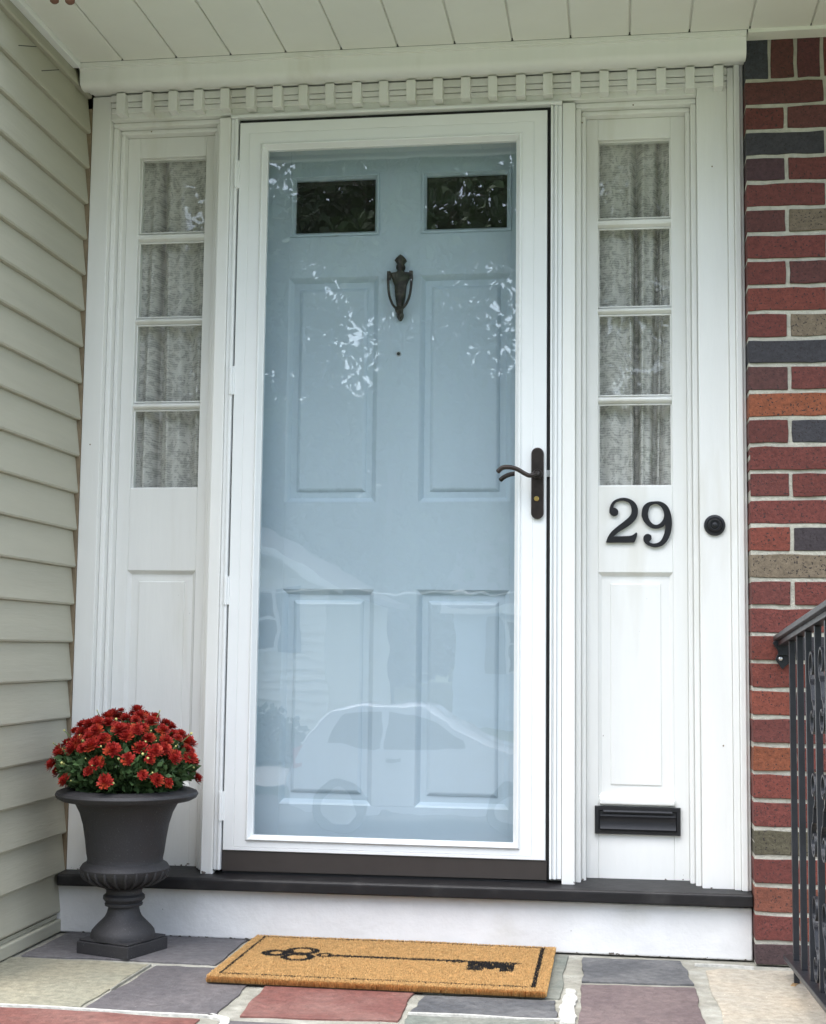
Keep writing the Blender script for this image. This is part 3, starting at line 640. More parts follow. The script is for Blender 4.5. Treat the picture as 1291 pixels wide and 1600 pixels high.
NINE = [(0.6609, 1.1137), (0.6646, 1.1302), (0.6754, 1.1411), (0.6916, 1.1447), (0.7095, 1.144), (0.7256, 1.1337), (0.7344, 1.1154), (0.7379, 1.0935), (0.7359, 1.068), (0.7269, 1.0444), (0.7125, 1.0298), (0.6946, 1.0258), (0.6785, 1.0298), (0.6678, 1.0389), (0.6653, 1.0498), (0.6697, 1.0571), (0.6769, 1.0593), (0.684, 1.0553), (0.6847, 1.0469), (0.6804, 1.0418), (0.6780, 1.0400), (0.6839, 1.0353), (0.6964, 1.0345), (0.709, 1.0407), (0.718, 1.0571), (0.7217, 1.0753), (0.7205, 1.0860), (0.7146, 1.079), (0.7002, 1.0746), (0.6841, 1.0772), (0.6698, 1.0892), (0.6627, 1.1027)]
HOLE = [(0.6771, 1.1192), (0.6808, 1.132), (0.6898, 1.1382), (0.7005, 1.1392), (0.7112, 1.1319), (0.7183, 1.1173), (0.7183, 1.1027), (0.711, 1.0899), (0.7003, 1.0833), (0.6895, 1.0855), (0.6806, 1.0954), (0.6764, 1.1082)]
tag(obj('house_number', glyph([TWO], .069, .006, .0008), M['black_metal']), 'black raised numeral 2 on the white board', 'house number', 'house number digits')
tag(obj('house_number', glyph([NINE, HOLE], .069, .006, .0008), M['black_metal']), 'black raised numeral 9 on the white board', 'house number', 'house number digits')

# doorbell
r = empty('doorbell', (.843, -.001, 1.0762), 'round black ridged doorbell on the white pilaster by the brick', 'doorbell')
bm = bmesh.new(); lathe(bm, [(.0265, -.0005), (.0270, -.004), (.0250, -.0075), (.0205, -.0085), (.0195, -.007), (.0180, -.009), (.0140, -.0125), (.0115, -.0125), (.0105, -.010), (.0005, -.010)], 40, (.843, 0, 1.0762), 'y'); part('bell_plate', fixn(bm), M['black_metal'], r, autos=30)
bm = bmesh.new(); lathe(bm, [(.0065, -.0100), (.0062, -.0135), (.003, -.0148), (.0005, -.015)], 24, (.843, 0, 1.0762), 'y'); part('push_button', fixn(bm), M['black_metal'], r, autos=30)

# mail slot
r = empty('mail_slot', (.647, .07, .32), 'black metal mail slot near the bottom of the white board', 'mail slot')
bm = bmesh.new(); a = (.5380, .7560, .2850, .3555)
q = lambda d, y: (a[0] + d, a[1] - d, a[2] + d, a[3] - d, y)
rings(bm, [q(0, .0738), q(0, .066), q(.002, .063), q(.010, .0625), q(.012, .066), q(.016, .066)]); part('slot_plate', fixn(bm), M['black_metal'], r, autos=30)
bm = bmesh.new(); prism(bm, [(.066, .294), (.0605, .2950), (.0580, .299), (.0600, .304), (.0630, .315), (.0630, .324), (.0590, .331), (.0600, .335), (.066, .336)], 'x', .5520, .7440); part('flap', fixn(bm), M['black_metal'], r, autos=35)
bm = bmesh.new(); prism(bm, [(.066, .3385), (.0615, .339), (.0600, .342), (.0615, .346), (.066, .3465)], 'x', .5600, .7350); part('hood', fixn(bm), M['black_metal'], r, autos=35)

# ------------------------------------------------------------------ doormat
def inpoly(px, py, poly):
    c = np.zeros(px.shape, bool); n = len(poly)
    for i in range(n):
        x1, y1 = poly[i]; x2, y2 = poly[(i + 1) % n]
        cond = ((y1 > py) != (y2 > py)); xx = (x2 - x1) * (py - y1) / ((y2 - y1) + 1e-12) + x1; c ^= cond & (px < xx)
    return c
mx0, mx1, my0, my1 = -.318, .439, -.503, -.040
r = empty('doormat', (.06, -.27, 0), 'tan coir doormat with a black antique key print', 'doormat')
part('backing', B((mx0, mx1, my0, my1, .001, .0065)), M['mat_backing'], r)
rg = np.random.default_rng(5); N = 120000
bx = rg.uniform(mx0, mx1, N); by = rg.uniform(my0, my1, N)
ne = 9000; bx[:ne] = rg.uniform(mx0, mx1, ne); by[:ne] = my0 + rg.uniform(-.004, .004, ne)
bx[ne:ne + 2500] = rg.choice([mx0, mx1], 2500) + rg.uniform(-.003, .003, 2500)
wavy = .0015 * np.sin(by * 40); X_ = bx; Y_ = by
def ringd(x, y, cx_, cy_, ro, ri): d = np.hypot(x - cx_, y - cy_); return (d < ro) & (d > ri)
yk = -.243
ink = ringd(X_, Y_, -.165, -.207, .042, .022) | ringd(X_, Y_, -.162, -.275, .042, .023) | ringd(X_, Y_, -.223, -.241, .036, .014) | ringd(X_, Y_, -.103, -.241, .022, .009)
ink |= (np.hypot(X_ + .163, (Y_ + .241)) < .018)
ink |= inpoly(X_, Y_, [(-.09, yk + .010), (.36, yk + .009), (.374, yk), (.36, yk - .010), (-.09, yk - .010)])
for cx_, a_, b_ in ((-.075, .016, .010), (-.045, .010, .013), (-.018, .010, .013), (.222, .022, .015), (.200, .010, .009)): ink |= ((X_ - cx_) / a_) ** 2 + ((Y_ - yk) / b_) ** 2 < 1
ink |= inpoly(X_, Y_, [(.246, yk + .002), (.358, yk), (.357, yk - .088), (.325, yk - .088), (.325, yk - .058), (.312, yk - .058), (.310, yk - .074), (.296, yk - .074), (.294, yk - .058), (.288, yk - .060), (.286, yk - .090), (.249, yk - .086)])
bw = .0065; i0, i1, j0, j1 = mx0 + .018, mx1 - .022, my0 + .030, my1 - .012
wv_ = .001 * np.sin(X_ * 90)
ink |= (X_ > i0) & (X_ < i1) & (Y_ > j0) & (Y_ < j1) & ~((X_ > i0 + bw) & (X_ < i1 - bw * 1.6) & (Y_ > j0 + bw + wv_) & (Y_ < j1 - bw + wv_))
ln = rg.normal(.0118, .0006, N); lx = rg.normal(0, .0011, N); ly = rg.normal(-.0002, .0011, N)
edge = by < my0 + .002; ly[edge] -= .005; ln[edge] *= rg.uniform(.4, 1, edge.sum()); 
ang = rg.uniform(0, PI, N); wd = .0009; dx_ = np.cos(ang) * wd; dy_ = np.sin(ang) * wd
zz = .004 + .0015 * np.sin(bx * 8 + 1) * (by > -.15)
base = np.stack([bx, by, np.full(N, .004)], 1); top = np.stack([bx + lx, by + ly, .0055 + ln + np.maximum(0, zz - .004)], 1)
off = np.stack([dx_, dy_, 0 * dx_], 1)
V = np.concatenate([base - off, base + off, top + off * .7, top - off * .7]); idx = np.arange(N); F = np.stack([idx, idx + N, idx + 2 * N, idx + 3 * N], 1)
tone = rg.uniform(.75, 1.25, (N, 1)); tan = np.array([[.64, .40, .165]]) * tone; tan[edge] *= np.array([[.95, .82, .7]])
blk = np.array([[.030, .027, .025]]) * tone; cc = np.where((ink & (rg.uniform(0, 1, N) > .03))[:, None], blk, tan)
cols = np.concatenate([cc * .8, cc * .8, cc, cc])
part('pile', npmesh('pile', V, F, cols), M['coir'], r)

# ------------------------------------------------------------------ urn and chrysanthemum
ux, uy = -.6185, -.218
r = empty('urn_planter', (ux, uy, 0), 'black pedestal urn planter in the corner beside the siding', 'planter')
prof_bowl = [(.001, .152), (.045, .154), (.050, .160), (.078, .170), (.098, .182), (.108, .195), (.110, .204), (.104, .213), (.094, .219), (.0925, .226), (.0955, .240), (.100, .275), (.106, .310), (.1145, .338), (.126, .360), (.136, .366), (.160, .370), (.172, .376), (.1765, .384), (.173, .391), (.160, .396), (.140, .398), (.132, .394), (.124, .380), (.118, .372), (.001, .370)]
bm = bmesh.new(); lathe(bm, prof_bowl, 64, (ux, uy, 0)); bowl = part('bowl', fixn(bm), M['urn'], r, autos=35)
# gadroon lobes on the bulge
bm = bmesh.new()
for k in range(26):
    a = 2 * PI * k / 26; d = Vector((math.cos(a), math.sin(a), 0)); c = Vector((ux, uy, 0))
    tube(bm, [c + d * .052 + Vector((0, 0, .158)), c + d * .080 + Vector((0, 0, .168)), c + d * .101 + Vector((0, 0, .182)), c + d * .1085 + Vector((0, 0, .198)), c + d * .101 + Vector((0, 0, .212))], [.002, .0036, .0042, .0036, .002], 8)
sub('gadroon_lobes', fixn(bm), M['urn'], bowl, smooth=True)
bm = bmesh.new(); lathe(bm, [(.001, .034), (.079, .034), (.079, .042), (.0765, .052), (.070, .060), (.058, .072), (.046, .084), (.041, .094), (.0385, .104), (.038, .109), (.046, .112), (.047, .117), (.044, .120), (.047, .123), (.0515, .129), (.051, .136), (.044, .141), (.044, .150), (.050, .155), (.001, .158)], 48, (ux, uy, 0)); part('pedestal', fixn(bm), M['urn'], r, autos=35)
bm = bmesh.new(); ca, sa = math.cos(math.radians(-18.8)), math.sin(math.radians(-18.8)); hh = .079
for zlo, zhi, h_ in ((.0005, .030, hh), (.0302, .036, hh - .004)):
    prism(bm, [(ux + ca * p - sa * q_, uy + sa * p + ca * q_) for p, q_ in ((-h_, -h_), (h_, -h_), (h_, h_), (-h_, h_))], 'z', zlo, zhi)
part('plinth', fixn(bm), M['urn'], r, bevel=.002)
bm = bmesh.new(); lathe(bm, [(.001, .386), (.07, .387), (.1205, .3845), (.1210, .373)], 40, (ux, uy, 0)); part('soil', fixn(bm), M['soil'], r, smooth=True)

r = empty('chrysanthemum', (ux, uy, .386), 'round mound of red chrysanthemums growing in the black urn', 'plant')
rnd = random.Random(11)
def flower_mesh():
    bm = bmesh.new()
    for ring_, (nn, el, L, w_) in enumerate(((16, -.12, .023, .0072), (16, .12, .022, .0070), (14, .40, .020, .0065), (12, .72, .016, .006), (9, 1.05, .012, .005), (6, 1.35, .009, .004))):
        for k in range(nn):
            a = 2 * PI * (k + .5 * (ring_ % 2)) / nn + rnd.uniform(-.12, .12); e = el + rnd.uniform(-.12, .12); LL = L * rnd.uniform(.85, 1.1)
            d = Vector((math.cos(a) * math.cos(e), math.sin(a) * math.cos(e), math.sin(e))); t = Vector((-math.sin(a), math.cos(a), 0)); up = d.cross(t) * -1
            o0 = Vector((0, 0, .001 * ring_))
            p = [o0 + t * w_ * .2, o0 - t * w_ * .2, o0 + d * LL * .6 - t * w_ * .5 + up * .002, o0 + d * LL * .6 + t * w_ * .5 + up * .002, o0 + d * LL - t * w_ * .22 - up * .001, o0 + d * LL + t * w_ * .22 - up * .001]
            v = [bm.verts.new(q) for q in p]; bm.faces.new((v[0], v[1], v[2], v[3])); bm.faces.new((v[3], v[2], v[4], v[5]))
    me = bpy.data.meshes.new('flower'); bm.to_mesh(me); bm.free(); me.materials.append(M['petal']); return me
fms = [flower_mesh() for _ in range(3)]
cen = Vector((ux - .003, uy, .405)); heads = []
tries = 0
while len(heads) < 99 and tries < 20000:
    tries += 1
    a = rnd.uniform(0, 2 * PI); e = math.asin(rnd.uniform(-.04, 1))
    if math.sin(a) > .45 and e < .5: continue       # few blooms at the hidden back
    if e < .30 and rnd.random() < .80: continue
    rr = rnd.uniform(.90, 1.03)
    p = cen + Vector((math.cos(a) * math.cos(e) * .184 * rr, math.sin(a) * math.cos(e) * .172 * rr, math.sin(e) * .170 * rr + .012))
    if p.x < -.842: continue
    if min([(p - q[0]).length for q in heads], default=1) < .0235: continue
    heads.append((p, (p - cen).normalized()))
for p, nrm in heads:
    o = bpy.data.objects.new('flower', rnd.choice(fms)); COL.objects.link(o); nn = (nrm * 1.0 + Vector((rnd.uniform(-.3, .3), rnd.uniform(-.45, .1), .35 + rnd.uniform(-.1, .4)))).normalized()
    s_ = rnd.choice([.62, .8, .86, .92, .98, 1.04]); o.parent = r; o.matrix_parent_inverse = Matrix.Translation(r.location).inverted()
    o.matrix_basis = Matrix.Translation(p) @ nn.to_track_quat('Z', 'Y').to_matrix().to_4x4() @ Matrix.Rotation(rnd.uniform(0, 6), 4, 'Z') @ Matrix.Scale(s_, 4)
# stems
bm = bmesh.new(); budp = []
for p, nrm in heads:
    tube(bm, [Vector((ux, uy, .385)) + Vector((nrm.x * .06, nrm.y * .06, 0)), cen.lerp(p, .62) - Vector((0, 0, .006)), p - nrm * .002], [.0022, .0016, .0015], 5)
for k in range(60):
    a = rnd.uniform(PI * .95, 2.05 * PI); e = math.asin(rnd.uniform(.0, .99)); rr = rnd.uniform(.90, 1.0) if k > 5 else 1.12
    p = cen + Vector((math.cos(a) * math.cos(e) * .188 * rr, math.sin(a) * math.cos(e) * .172 * rr, math.sin(e) * .168 * rr + .012))
    if p.x < -.845: continue
    budp.append(p); tube(bm, [cen.lerp(p, .3), cen.lerp(p, .7) - Vector((0, 0, .004)), p], [.0018, .0013, .0011], 5)
part('stems', fixn(bm), M['stem'], r, smooth=True)
bm = bmesh.new(); lathe(bm, [(.0003, -.003), (.0024, -.0012), (.003, .0003), (.0021, .0024), (.0003, .003)], 8); bmd = bpy.data.meshes.new('bud'); fixn(bm).to_mesh(bmd); bm.free(); bmd.materials.append(M['bud'])
for p in budp:
    o = bpy.data.objects.new('bud', bmd); COL.objects.link(o); o.parent = r; o.matrix_parent_inverse = Matrix.Translation(r.location).inverted(); o.matrix_basis = Matrix.Translation(p) @ Matrix.Scale(rnd.uniform(.6, 1.25), 4)
# leaves
rg = np.random.default_rng(3); Vs, Fs = [], []
def leaves(P, Nrm, size, jit, lobes=True):
    n = len(P); d = Nrm + rg.normal(0, jit, (n, 3)); d /= np.linalg.norm(d, axis=1)[:, None]; t = np.cross(d, rg.normal(0, 1, (n, 3))); t /= np.linalg.norm(t, axis=1)[:, None]
    s_ = (size * rg.uniform(.6, 1.3, n))[:, None]
    return np.concatenate([P, P + d * s_ * .45 + t * s_ * .28, P + d * s_ - t * 0 + np.array([[0, 0, -.003]]), P + d * s_ * .45 - t * s_ * .28]), n
n = 5600; a = rg.uniform(0, 2 * PI, n); e = np.arcsin(rg.uniform(-.10, .98, n)); rr = rg.uniform(.45, .98, n) ** .6
Pn = np.stack([np.cos(a) * np.cos(e), np.sin(a) * np.cos(e), np.sin(e)], 1); P = np.array(cen) + Pn * np.array([[.185, .168, .158]]) * rr[:, None]
P[:, 2] = np.maximum(P[:, 2], .396); shr = np.clip(.66 + (P[:, 2] - .396) / .16, .66, 1.0); P[:, 0] = cen.x + (P[:, 0] - cen.x) * shr; P[:, 1] = cen.y + (P[:, 1] - cen.y) * shr; okm = P[:, 0] > -.846; P, Pn = P[okm], Pn[okm]
V, n = leaves(P, Pn + np.array([[0, 0, .45]]), .021, .5); i = np.arange(n)
V[:, 0] = np.maximum(V[:, 0], -.857)
part('foliage', npmesh('foliage', V, np.stack([i, i + n, i + 2 * n, i + 3 * n], 1)), M['leaf'], r)

# ------------------------------------------------------------------ iron railing
r = empty('iron_railing', (1.0, -.08, 0), 'black wrought iron railing fixed to the brick wall', 'railing')
RX = 1.0; sl_ = .065
zt = lambda y: .790 + sl_ * (-y - .10); zbm = lambda y: .045 + sl_ * (-y - .20)
ye = -1.36
bm = bmesh.new()
def bar(bm, x0, x1, ya, yb_, f, h0, h1):
    v = [bm.verts.new((x, y, f(y) + h)) for x in (x0, x1) for y in (ya, yb_) for h in (h0, h1)]
    for q in ((0, 1, 3, 2), (4, 6, 7, 5), (0, 4, 5, 1), (2, 3, 7, 6), (0, 2, 6, 4), (1, 5, 7, 3)): bm.faces.new([v[i] for i in q])
bar(bm, RX - .024, RX + .024, ye, -.0855, zt, -.006, .006); bar(bm, RX - .017, RX + .017, ye, -.0855, zt, .0062, .010)
part('handrail', fixn(bm), M['iron'], r, bevel=.0035, seg=3)
bm = bmesh.new(); bar(bm, RX - .013, RX + .013, ye, -.0855, zt, -.018, -.0065); part('channel', fixn(bm), M['iron'], r, bevel=.001)
bm = bmesh.new(); bar(bm, RX - .019, RX + .019, ye, -.17, zbm, -.006, .006); part('bottom_rail', fixn(bm), M['iron'], r, bevel=.002)
ybs = [-.262 - .143 * k for k in range(8)]
for y in ybs:
    bm = bmesh.new(); v0 = box(bm, RX - .0068, RX + .0068, y - .0068, y + .0068, zbm(y) + .0062, zt(y) - .0185); part('baluster', bm, M['iron'], r, bevel=.0012)
for y, x_ in ((-.245, RX + .002), (-1.25, RX)):
    part('foot', B((x_ - .0065, x_ + .0065, y - .0065, y + .0065, .001, zbm(y) - .0062)), M['iron'], r, bevel=.001)
# S-scrolls, flat bar, between balusters
def spiral(cy_, cz_, r0, turns, a0, sgn, n=26):
    return [(RX, cy_ + sgn * (r0 * (1 - .72 * i / n)) * math.cos(a0 + turns * 2 * PI * i / n), cz_ + (r0 * (1 - .72 * i / n)) * math.sin(a0 + turns * 2 * PI * i / n)) for i in range(n + 1)]
for k in range(2, 7):
    ym = (ybs[k] + ybs[k + 1]) / 2 if k + 1 < 8 else ybs[k] - .07; base_z = zbm(ym)
    for hh_, fl in ((.60, 1), (.35, -1), (.10, 1)):
        zc_ = base_z + hh_
        up_ = spiral(ym, zc_ + .055, .040, 1.15, -PI / 2 * .9, fl); dn = spiral(ym, zc_ - .055, .040, 1.15, PI / 2 * .9, -fl)
        dn = [(RX, p[1], 2 * (zc_ - .055) - p[2]) for p in spiral(ym, zc_ - .055, .040, 1.15, -PI / 2 * .9, -fl)]
        path = up_[::-1] + dn
        bm = bmesh.new(); tube(bm, path, .0075, 4, (1, .42), upx=(1, 0, 0)); part('scroll', fixn(bm), M['iron'], r)
bm = bmesh.new(); prism(bm, [(RX - .024, zt(-.1) - .012), (RX - .010, zt(-.1) - .034), (RX - .018, zt(-.1) - .052), (RX - .002, zt(-.1) - .076), (RX + .022, zt(-.1) - .055), (RX + .024, zt(-.1) - .006), (RX - .02, zt(-.1) - .006)], 'y', -.0700, -.0760)
br = part('wall_bracket', fixn(bm), M['iron'], r, bevel=.001)
bm = bmesh.new(); lathe(bm, [(.0055, -.0763), (.005, -.0795), (.002, -.081), (.0003, -.081)], 14, (RX - .006, 0, zt(-.1) - .050), 'y'); sub('screw', fixn(bm), M['steel'], br, smooth=True)
bm = bmesh.new(); bar(bm, RX - .012, RX + .020, -.0853, -.0762, zt, -.04, .006); sub('bracket_arm', fixn(bm), M['iron'], br)

# hanging ornaments under the ceiling at the top left
for (x_, y_, z_, s_, lb) in ((-.733, -.58, 2.279, 1.0, 'brown rounded ornament under the porch ceiling, nearer the siding'), (-.694, -.58, 2.275, 1.05, 'brown rounded ornament under the porch ceiling, farther from the siding')):
    r = empty('hanging_ornament', (x_, y_, z_), lb, 'ornament', 'brown ornaments hanging from the porch ceiling')
    bm = bmesh.new(); lathe(bm, [(.0005, 0), (.006 * s_, .0008), (.0105 * s_, .005), (.0115 * s_, .013), (.010 * s_, .024), (.005 * s_, .034), (.0005, .036)], 20, (x_, y_, z_)); part('bell', fixn(bm), M['terracotta'], r, smooth=True)
    bm = bmesh.new(); tube(bm, [(x_, y_, z_ + .035), (x_, y_, 2.3340)], .0012, 6); part('cord', bm, M['gap'], r)

# ================================================================== ACROSS THE STREET (seen reflected in the glass)
def leafcloud(name, blobs, nleaf, size, mat_, parent=None, seed=1, flat=1.0):
    rg = np.random.default_rng(seed); P = []
    tot = sum(b[3] ** 2 for b in blobs)
    for (x, y, z, rad_) in blobs:
        n = int(nleaf * rad_ ** 2 / tot); d = rg.normal(0, 1, (n, 3)); d /= np.linalg.norm(d, axis=1)[:, None]
        P.append(np.array([[x, y, z]]) + d * (rad_ * rg.uniform(.35, 1.05, n) ** .5)[:, None] * np.array([[1, 1, .8]]))
    P = np.concatenate(P); n = len(P); d = rg.normal(0, 1, (n, 3)); d /= np.linalg.norm(d, axis=1)[:, None]; t = np.cross(d, rg.normal(0, 1, (n, 3))); t /= np.linalg.norm(t, axis=1)[:, None]
    s_ = (size * rg.uniform(.5, 1.3, n))[:, None]; V = np.concatenate([P, P + d * s_ * .5 + t * s_ * .35, P + d * s_, P + d * s_ * .5 - t * s_ * .35]); i = np.arange(n)
    return npmesh(name, V, np.stack([i, i + n, i + 2 * n, i + 3 * n], 1))
def tree(x, y, h, rad_, label, seed, nl=9000, mt='tree_leaf', low=.30, sz=.22):
    rn = random.Random(seed); zg = -1.35; r = empty('tree', (x, y, zg), label, 'tree', 'trees across the street')
    bm = bmesh.new(); tube(bm, [(x, y, zg), (x + .1, y, zg + h * .25), (x - .1, y + .1, zg + h * .5), (x, y, zg + h * .85)], [.24, .18, .13, .04], 10)
    blobs = []
    for k in range(26):
        a = rn.uniform(0, 2 * PI); q = rn.uniform(.1, 1) ** .5; zz_ = rn.uniform(low, 1); sp = math.sin(PI * min(1, max(.12, (zz_ - low + .12) / (1.15 - low)))) ** .6
        bx_, by_, bz_ = x + math.cos(a) * rad_ * q * sp, y + math.sin(a) * rad_ * q * sp, zg + h * zz_
        blobs.append((bx_, by_, bz_, rad_ * rn.uniform(.22, .40)))
        if k % 3 == 0: tube(bm, [(x, y, zg + h * max(.2, zz_ - .2)), (x * .5 + bx_ * .5, y * .5 + by_ * .5, bz_ - h * .07), (bx_, by_, bz_)], [.08, .05, .02], 6)
    part('trunk', fixn(bm), M['bark'], r, smooth=True); part('crown', leafcloud('crown', blobs, nl, sz, M[mt], seed=seed), M[mt], r)
tree(-6.2, -38.0, 21.0, 6.0, 'tall leafy tree rising behind the right end of the cream house', 21, 26000, low=.10, sz=.30)
tree(-13.5, -39.0, 19.0, 6.5, 'tall leafy tree rising behind the left end of the cream house', 23, 30000, 'tree_leaf2', low=.12, sz=.32)
tree(-1.0, -46.5, 24.0, 6.8, 'tall leafy tree behind the left end of the pale blue house', 22, 26000, low=.10, sz=.32)
tree(5.8, -47.0, 23.0, 6.8, 'tall leafy tree behind the middle of the pale blue house', 27, 30000, low=.10, sz=.32)
tree(14.5, -45.0, 19.0, 6.5, 'large dark tree behind the right end of the pale blue house', 25, 30000, 'tree_leaf2', low=.12, sz=.34)
tree(-9.4, -21.0, 14.5, 6.4, 'wide spreading street tree whose branches overhang the cream house', 24, 8500, 'tree_leaf2', low=.46, sz=.17)
tree(4.6, -22.5, 14.5, 6.4, 'wide spreading street tree whose branches overhang the pale blue house', 26, 8500, 'tree_leaf', low=.46, sz=.17)
tree(-5.0, -56.0, 29.0, 8.0, 'very tall leafy tree in the gap between the two houses', 28, 30000, 'tree_leaf2', low=.08, sz=.36)
o = obj('woodland', leafcloud('woodland', [(-62 + 4.2 * k, -66 - 3 * (k % 2), zq + 1.1 * (k % 3), 4.8) for k in range(30) for zq in (2.0, 8.5)], 150000, .6, None, seed=31), M['tree_leaf2']); tag(o, kind='stuff', label='far belt of dark trees beyond the houses', cat='woodland')

def house(x0, x1, y0, y1, eave, ridge, wall, label, gable_front, wins, ov=.35):
    zg = -1.35; r = empty('house', ((x0 + x1) / 2, (y0 + y1) / 2, zg), label, 'house')
    bm = bmesh.new(); box(bm, x0, x1, y0, y1, zg, eave)
    if gable_front:
        xm = (x0 + x1) / 2; prism(bm, [(x0, eave + .001), (x1, eave + .001), (xm, ridge - .05)], 'y', y0 + .001, y1 - .001)
        k = (ridge - eave) / (xm - x0); pr = [(x0 - ov, eave - ov * k), (xm, ridge), (x1 + ov, eave - ov * k), (x1 + ov, eave - ov * k + .16), (xm, ridge + .18), (x0 - ov, eave - ov * k + .16)]
        rb = bmesh.new(); prism(rb, pr, 'y', y0 - .3, y1 + .3)
        fb = bmesh.new()
        for s_ in (-1, 1):
            e_ = xm + s_ * (xm - x0 + ov); prism(fb, [(e_, eave - ov * k - .02), (xm, ridge - .02), (xm, ridge + .17), (e_, eave - ov * k + .17)], 'y', y1 + .301, y1 + .34)
    else:
        ym = (y0 + y1) / 2; prism(bm, [(y0, eave + .001), (y1, eave + .001), (ym, ridge - .05)], 'x', x0 + .001, x1 - .001)
        k = (ridge - eave) / (ym - y0); rb = bmesh.new(); prism(rb, [(y0 - ov, eave - ov * k), (ym, ridge), (y1 + ov, eave - ov * k), (y1 + ov, eave - ov * k + .16), (ym, ridge + .18), (y0 - ov, eave - ov * k + .16)], 'x', x0 - .3, x1 + .3)
        fb = B((x0 - .3, x1 + .3, y1 + ov + .001, y1 + ov + .03, eave - ov * k - .02, eave - ov * k + .17))
    part('wall', fixn(bm), wall, r); part('roof', fixn(rb), M['roofing'], r); part('fascia', fixn(fb), M['vinyl_white'], r)
    cb = bmesh.new(); z_ = zg + .3; c_ = .19; xm = (x0 + x1) / 2
    while z_ + c_ < (ridge - .1 if gable_front else eave - .02):
        hw = (x1 - x0) / 2 + .01 if z_ + c_ < eave - .02 or not gable_front else (x1 - x0) / 2 * (ridge - .07 - z_ - c_) / (ridge - eave)
        prism(cb, [(y1 + .001, z_), (y1 + .034, z_ + .001), (y1 + .004, z_ + c_), (y1 + .001, z_ + c_)], 'x', xm - hw, xm + hw); z_ += c_
    part('clapboard', fixn(cb), wall, r)
    for wx0, wx1, wz0, wz1 in wins:
        yf = y1 + .036; bm = bmesh.new()
        for q in ((wx0 - .08, wx0, wz0 - .08, wz1 + .08), (wx1, wx1 + .08, wz0 - .08, wz1 + .08), (wx0, wx1, wz0 - .08, wz0), (wx0, wx1, wz1, wz1 + .08), (wx0, wx1, (wz0 + wz1) / 2 - .03, (wz0 + wz1) / 2 + .03)): box(bm, q[0], q[1], yf, yf + .06, q[2], q[3])
        wo = part('window', bm, M['vinyl_white'], r); sub('pane', B((wx0, wx1, yf + .01, yf + .03, wz0, wz1)), M['glass_dark'], wo)
        for a, b in ((wx0 - .58, wx0 - .1), (wx1 + .1, wx1 + .58)): sub('shutter', B((a, b, yf + .005, yf + .04, wz0 - .08, wz1 + .08)), M['shutter'], wo)
    return r
h1 = house(-13.6, -5.15, -32, -24, 1.95, 4.10, M['house_cream'], 'cream clapboard gabled house with blue grey shutters across the street', True, [(-7.25, -6.25, .72, 1.92), (-11.2, -10.1, .72, 1.92)], .42)
h2 = house(-3.6, 8.5, -41, -33, 1.9, 4.1, M['house_blue'], 'pale blue low house with grey roof across the street', False, [(-2.2, -1.1, .3, 1.5), (1.8, 3.0, .3, 1.5), (5.2, 6.3, .3, 1.5)])
bm = B((-.1, .95, -33.0, -32.95, -1.3, .8)); part('front_door', bm, M['vinyl_white'], h2)
hb = [(-9.0 + .44 * k, -20.4 - .1 * (k % 2), -.95 + .05 * (k % 3), .72) for k in range(9)]
o = obj('hedge', leafcloud('hedge', hb, 9000, .14, None, seed=9), M['hedge_leaf']); tag(o, 'dark clipped hedge before the cream house', 'hedge')
o = obj('driveway', B((-9.5, -3.9, -19.6, -17.02, -1.30, -1.285)), M['concrete']); tag(o, kind='structure')
o = obj('kerb', B((-60, 60, -17.2, -17.012, -1.45, -1.28)), M['concrete'], bevel=.01); tag(o, kind='structure')

# parked car: side-on, nose to +x
r = empty('parked_car', (-1.5, -13.7, -1.42), 'silver hatchback parked at the far side of the street', 'car')
cx0 = -3.32; zc = -1.42; yc0, yc1 = -14.55, -12.95
side = [(0.0, .45), (-.02, .62), (.03, .82), (.10, .95), (.16, 1.06), (.32, 1.32), (.48, 1.44), (.80, 1.50), (1.30, 1.51), (1.65, 1.46), (1.95, 1.32), (2.30, 1.10), (2.45, 1.02), (2.90, .95), (3.25, .84), (3.42, .70), (3.46, .50), (3.44, .30), (3.10, .24)]
def sect(z):   # half width factor by height
    return 1.0 if z < .95 else 1.0 - .30 * (z - .95) / .56
bm = bmesh.new(); layers = []
low = [(3.44, .26), (3.05, .22), (.20, .22), (.02, .30)]
outline = side[:-1] + low
bandf = [(-1, .88, 0), (-1, 1.0, .04), (1, 1.0, .04), (1, .88, 0)]
rows = []
for s_, f_, ins in bandf:
    row = []
    for x, z in outline:
        hw = (yc1 - yc0) / 2 * sect(z) * (1 if ins else 1); y = (yc0 + yc1) / 2 + s_ * (hw - (.0 if ins else .12) * 0)
        if not ins: xi = 1.73 + (x - 1.73) * 1.0; zi = z; y = (yc0 + yc1) / 2 + s_ * hw * .90
        else: xi = 1.73 + (x - 1.73) * .985; zi = .75 + (z - .75) * .965; y = (yc0 + yc1) / 2 + s_ * hw
        row.append(bm.verts.new((cx0 + xi, y, zc + zi)))
    rows.append(row)
order = [rows[1], rows[0], rows[3], rows[2]]
n = len(outline)
for a, b in ((rows[1], rows[0]), (rows[0], rows[3]), (rows[3], rows[2])):
    for i in range(n): j = (i + 1) % n; bm.faces.new((a[i], a[j], b[j], b[i]))
bm.faces.new(rows[1]); bm.faces.new(rows[2][::-1])
body = part('body', fixn(bm), M['carpaint'], r, autos=35)
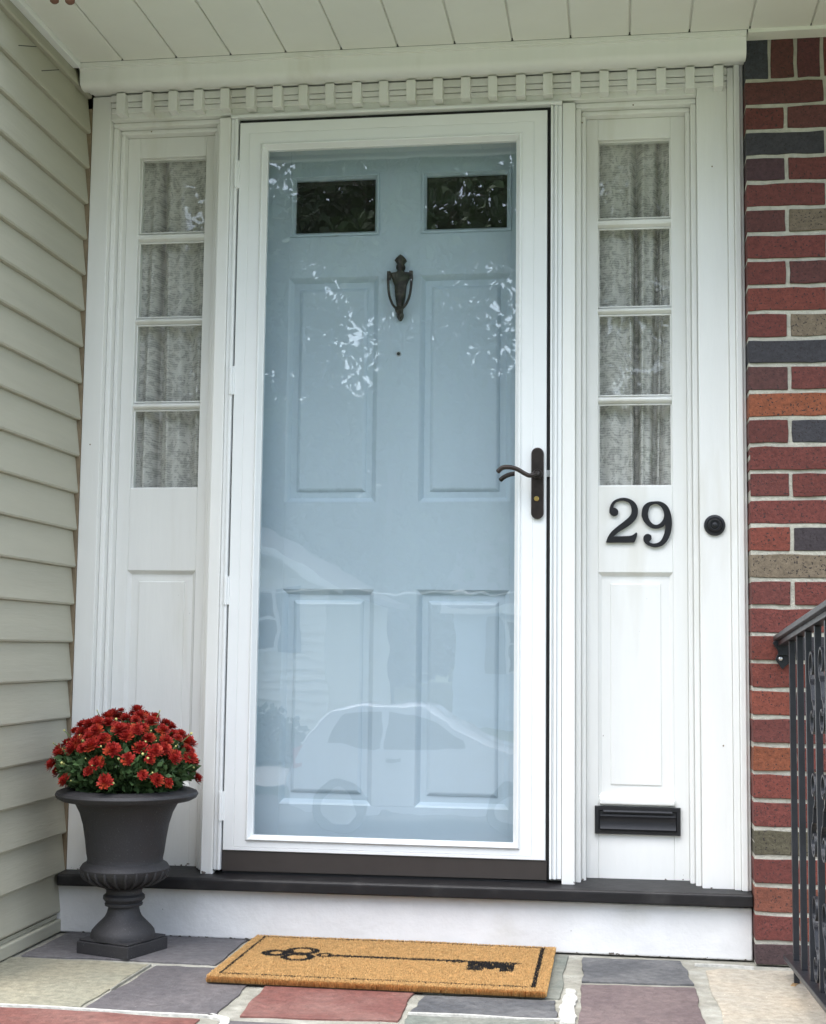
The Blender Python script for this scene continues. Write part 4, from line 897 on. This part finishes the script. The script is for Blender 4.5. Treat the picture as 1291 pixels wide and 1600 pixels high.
def sidepoly(name, pts, m, dy=.006, parent=r):
    for sgn in (1, -1):
        bm = bmesh.new(); f0 = []
        for d in (0, dy):
            f0.append([bm.verts.new((cx0 + x, (yc0 + yc1) / 2 + sgn * ((yc1 - yc0) / 2 * sect(.75 + (z - .75) / .965) + d - .001), zc + z)) for x, z in pts])
        bm.faces.new(f0[1]); k = len(pts)
        for i in range(k): bm.faces.new((f0[0][i], f0[0][(i + 1) % k], f0[1][(i + 1) % k], f0[1][i]))
        part(name, fixn(bm), m, parent)
sidepoly('rear_window', [(.52, 1.0), (.55, 1.14), (.62, 1.34), (.70, 1.39), (1.12, 1.405), (1.12, 1.0)], M['glass_dark'])
sidepoly('front_window', [(1.19, 1.0), (1.19, 1.405), (1.55, 1.385), (1.80, 1.29), (2.14, 1.08), (2.16, 1.0)], M['glass_dark'])
sidepoly('door_handle', [(1.22, .86), (1.22, .90), (1.40, .90), (1.40, .86)], M['gap'], .02)
sidepoly('door_seam', [(1.150, .32), (1.150, .98), (1.158, .98), (1.158, .32)], M['gap'], .003)
sidepoly('fuel_flap', [(.28 + .08 * math.cos(t), .84 + .08 * math.sin(t)) for t in [k * PI / 6 for k in range(12)]], M['carpaint'], .008)
sidepoly('tail_lamp', [(.06, .72), (.06, .96), (.16, 1.02), (.20, .74)], M['lamp_red'], .01)
for wx in (.66, 2.72):
    for yy, s_ in ((yc1, 1), (yc0, -1)):
        bm = bmesh.new(); lathe(bm, [(.20, yy - s_ * .20), (.30, yy - s_ * .20), (.315, yy - s_ * .17), (.315, yy + s_ * .0), (.30, yy + s_ * .02), (.20, yy + s_ * .02)], 28, (cx0 + wx, 0, zc + .315), 'y'); wh = part('wheel', fixn(bm), M['tyre'], r, autos=40)
        bm = bmesh.new(); lathe(bm, [(.19, yy + s_ * .021), (.185, yy + s_ * .028), (.17, yy + s_ * .022), (.04, yy + s_ * .030), (.001, yy + s_ * .032)], 28, (cx0 + wx, 0, zc + .315), 'y'); sub('rim', fixn(bm), M['rim'], wh, autos=40)
# utility wire across the street
bm = bmesh.new(); tube(bm, [(-30 + 3 * k, -22.4, 1.80 + .0006 * (3 * k - 30) ** 2) for k in range(21)], .02, 6)
r = empty('utility_line', (-30, -22.4, -1.3), 'pale utility wire strung across the street', 'wire'); part('wire', bm, M['vinyl_white'], r, smooth=True)
for x_ in (-30, 30):
    bm = bmesh.new(); lathe(bm, [(.14, -1.3), (.11, 5.5)], 12, (x_, -22.4, 0)); part('pole', bm, M['bark'], r)
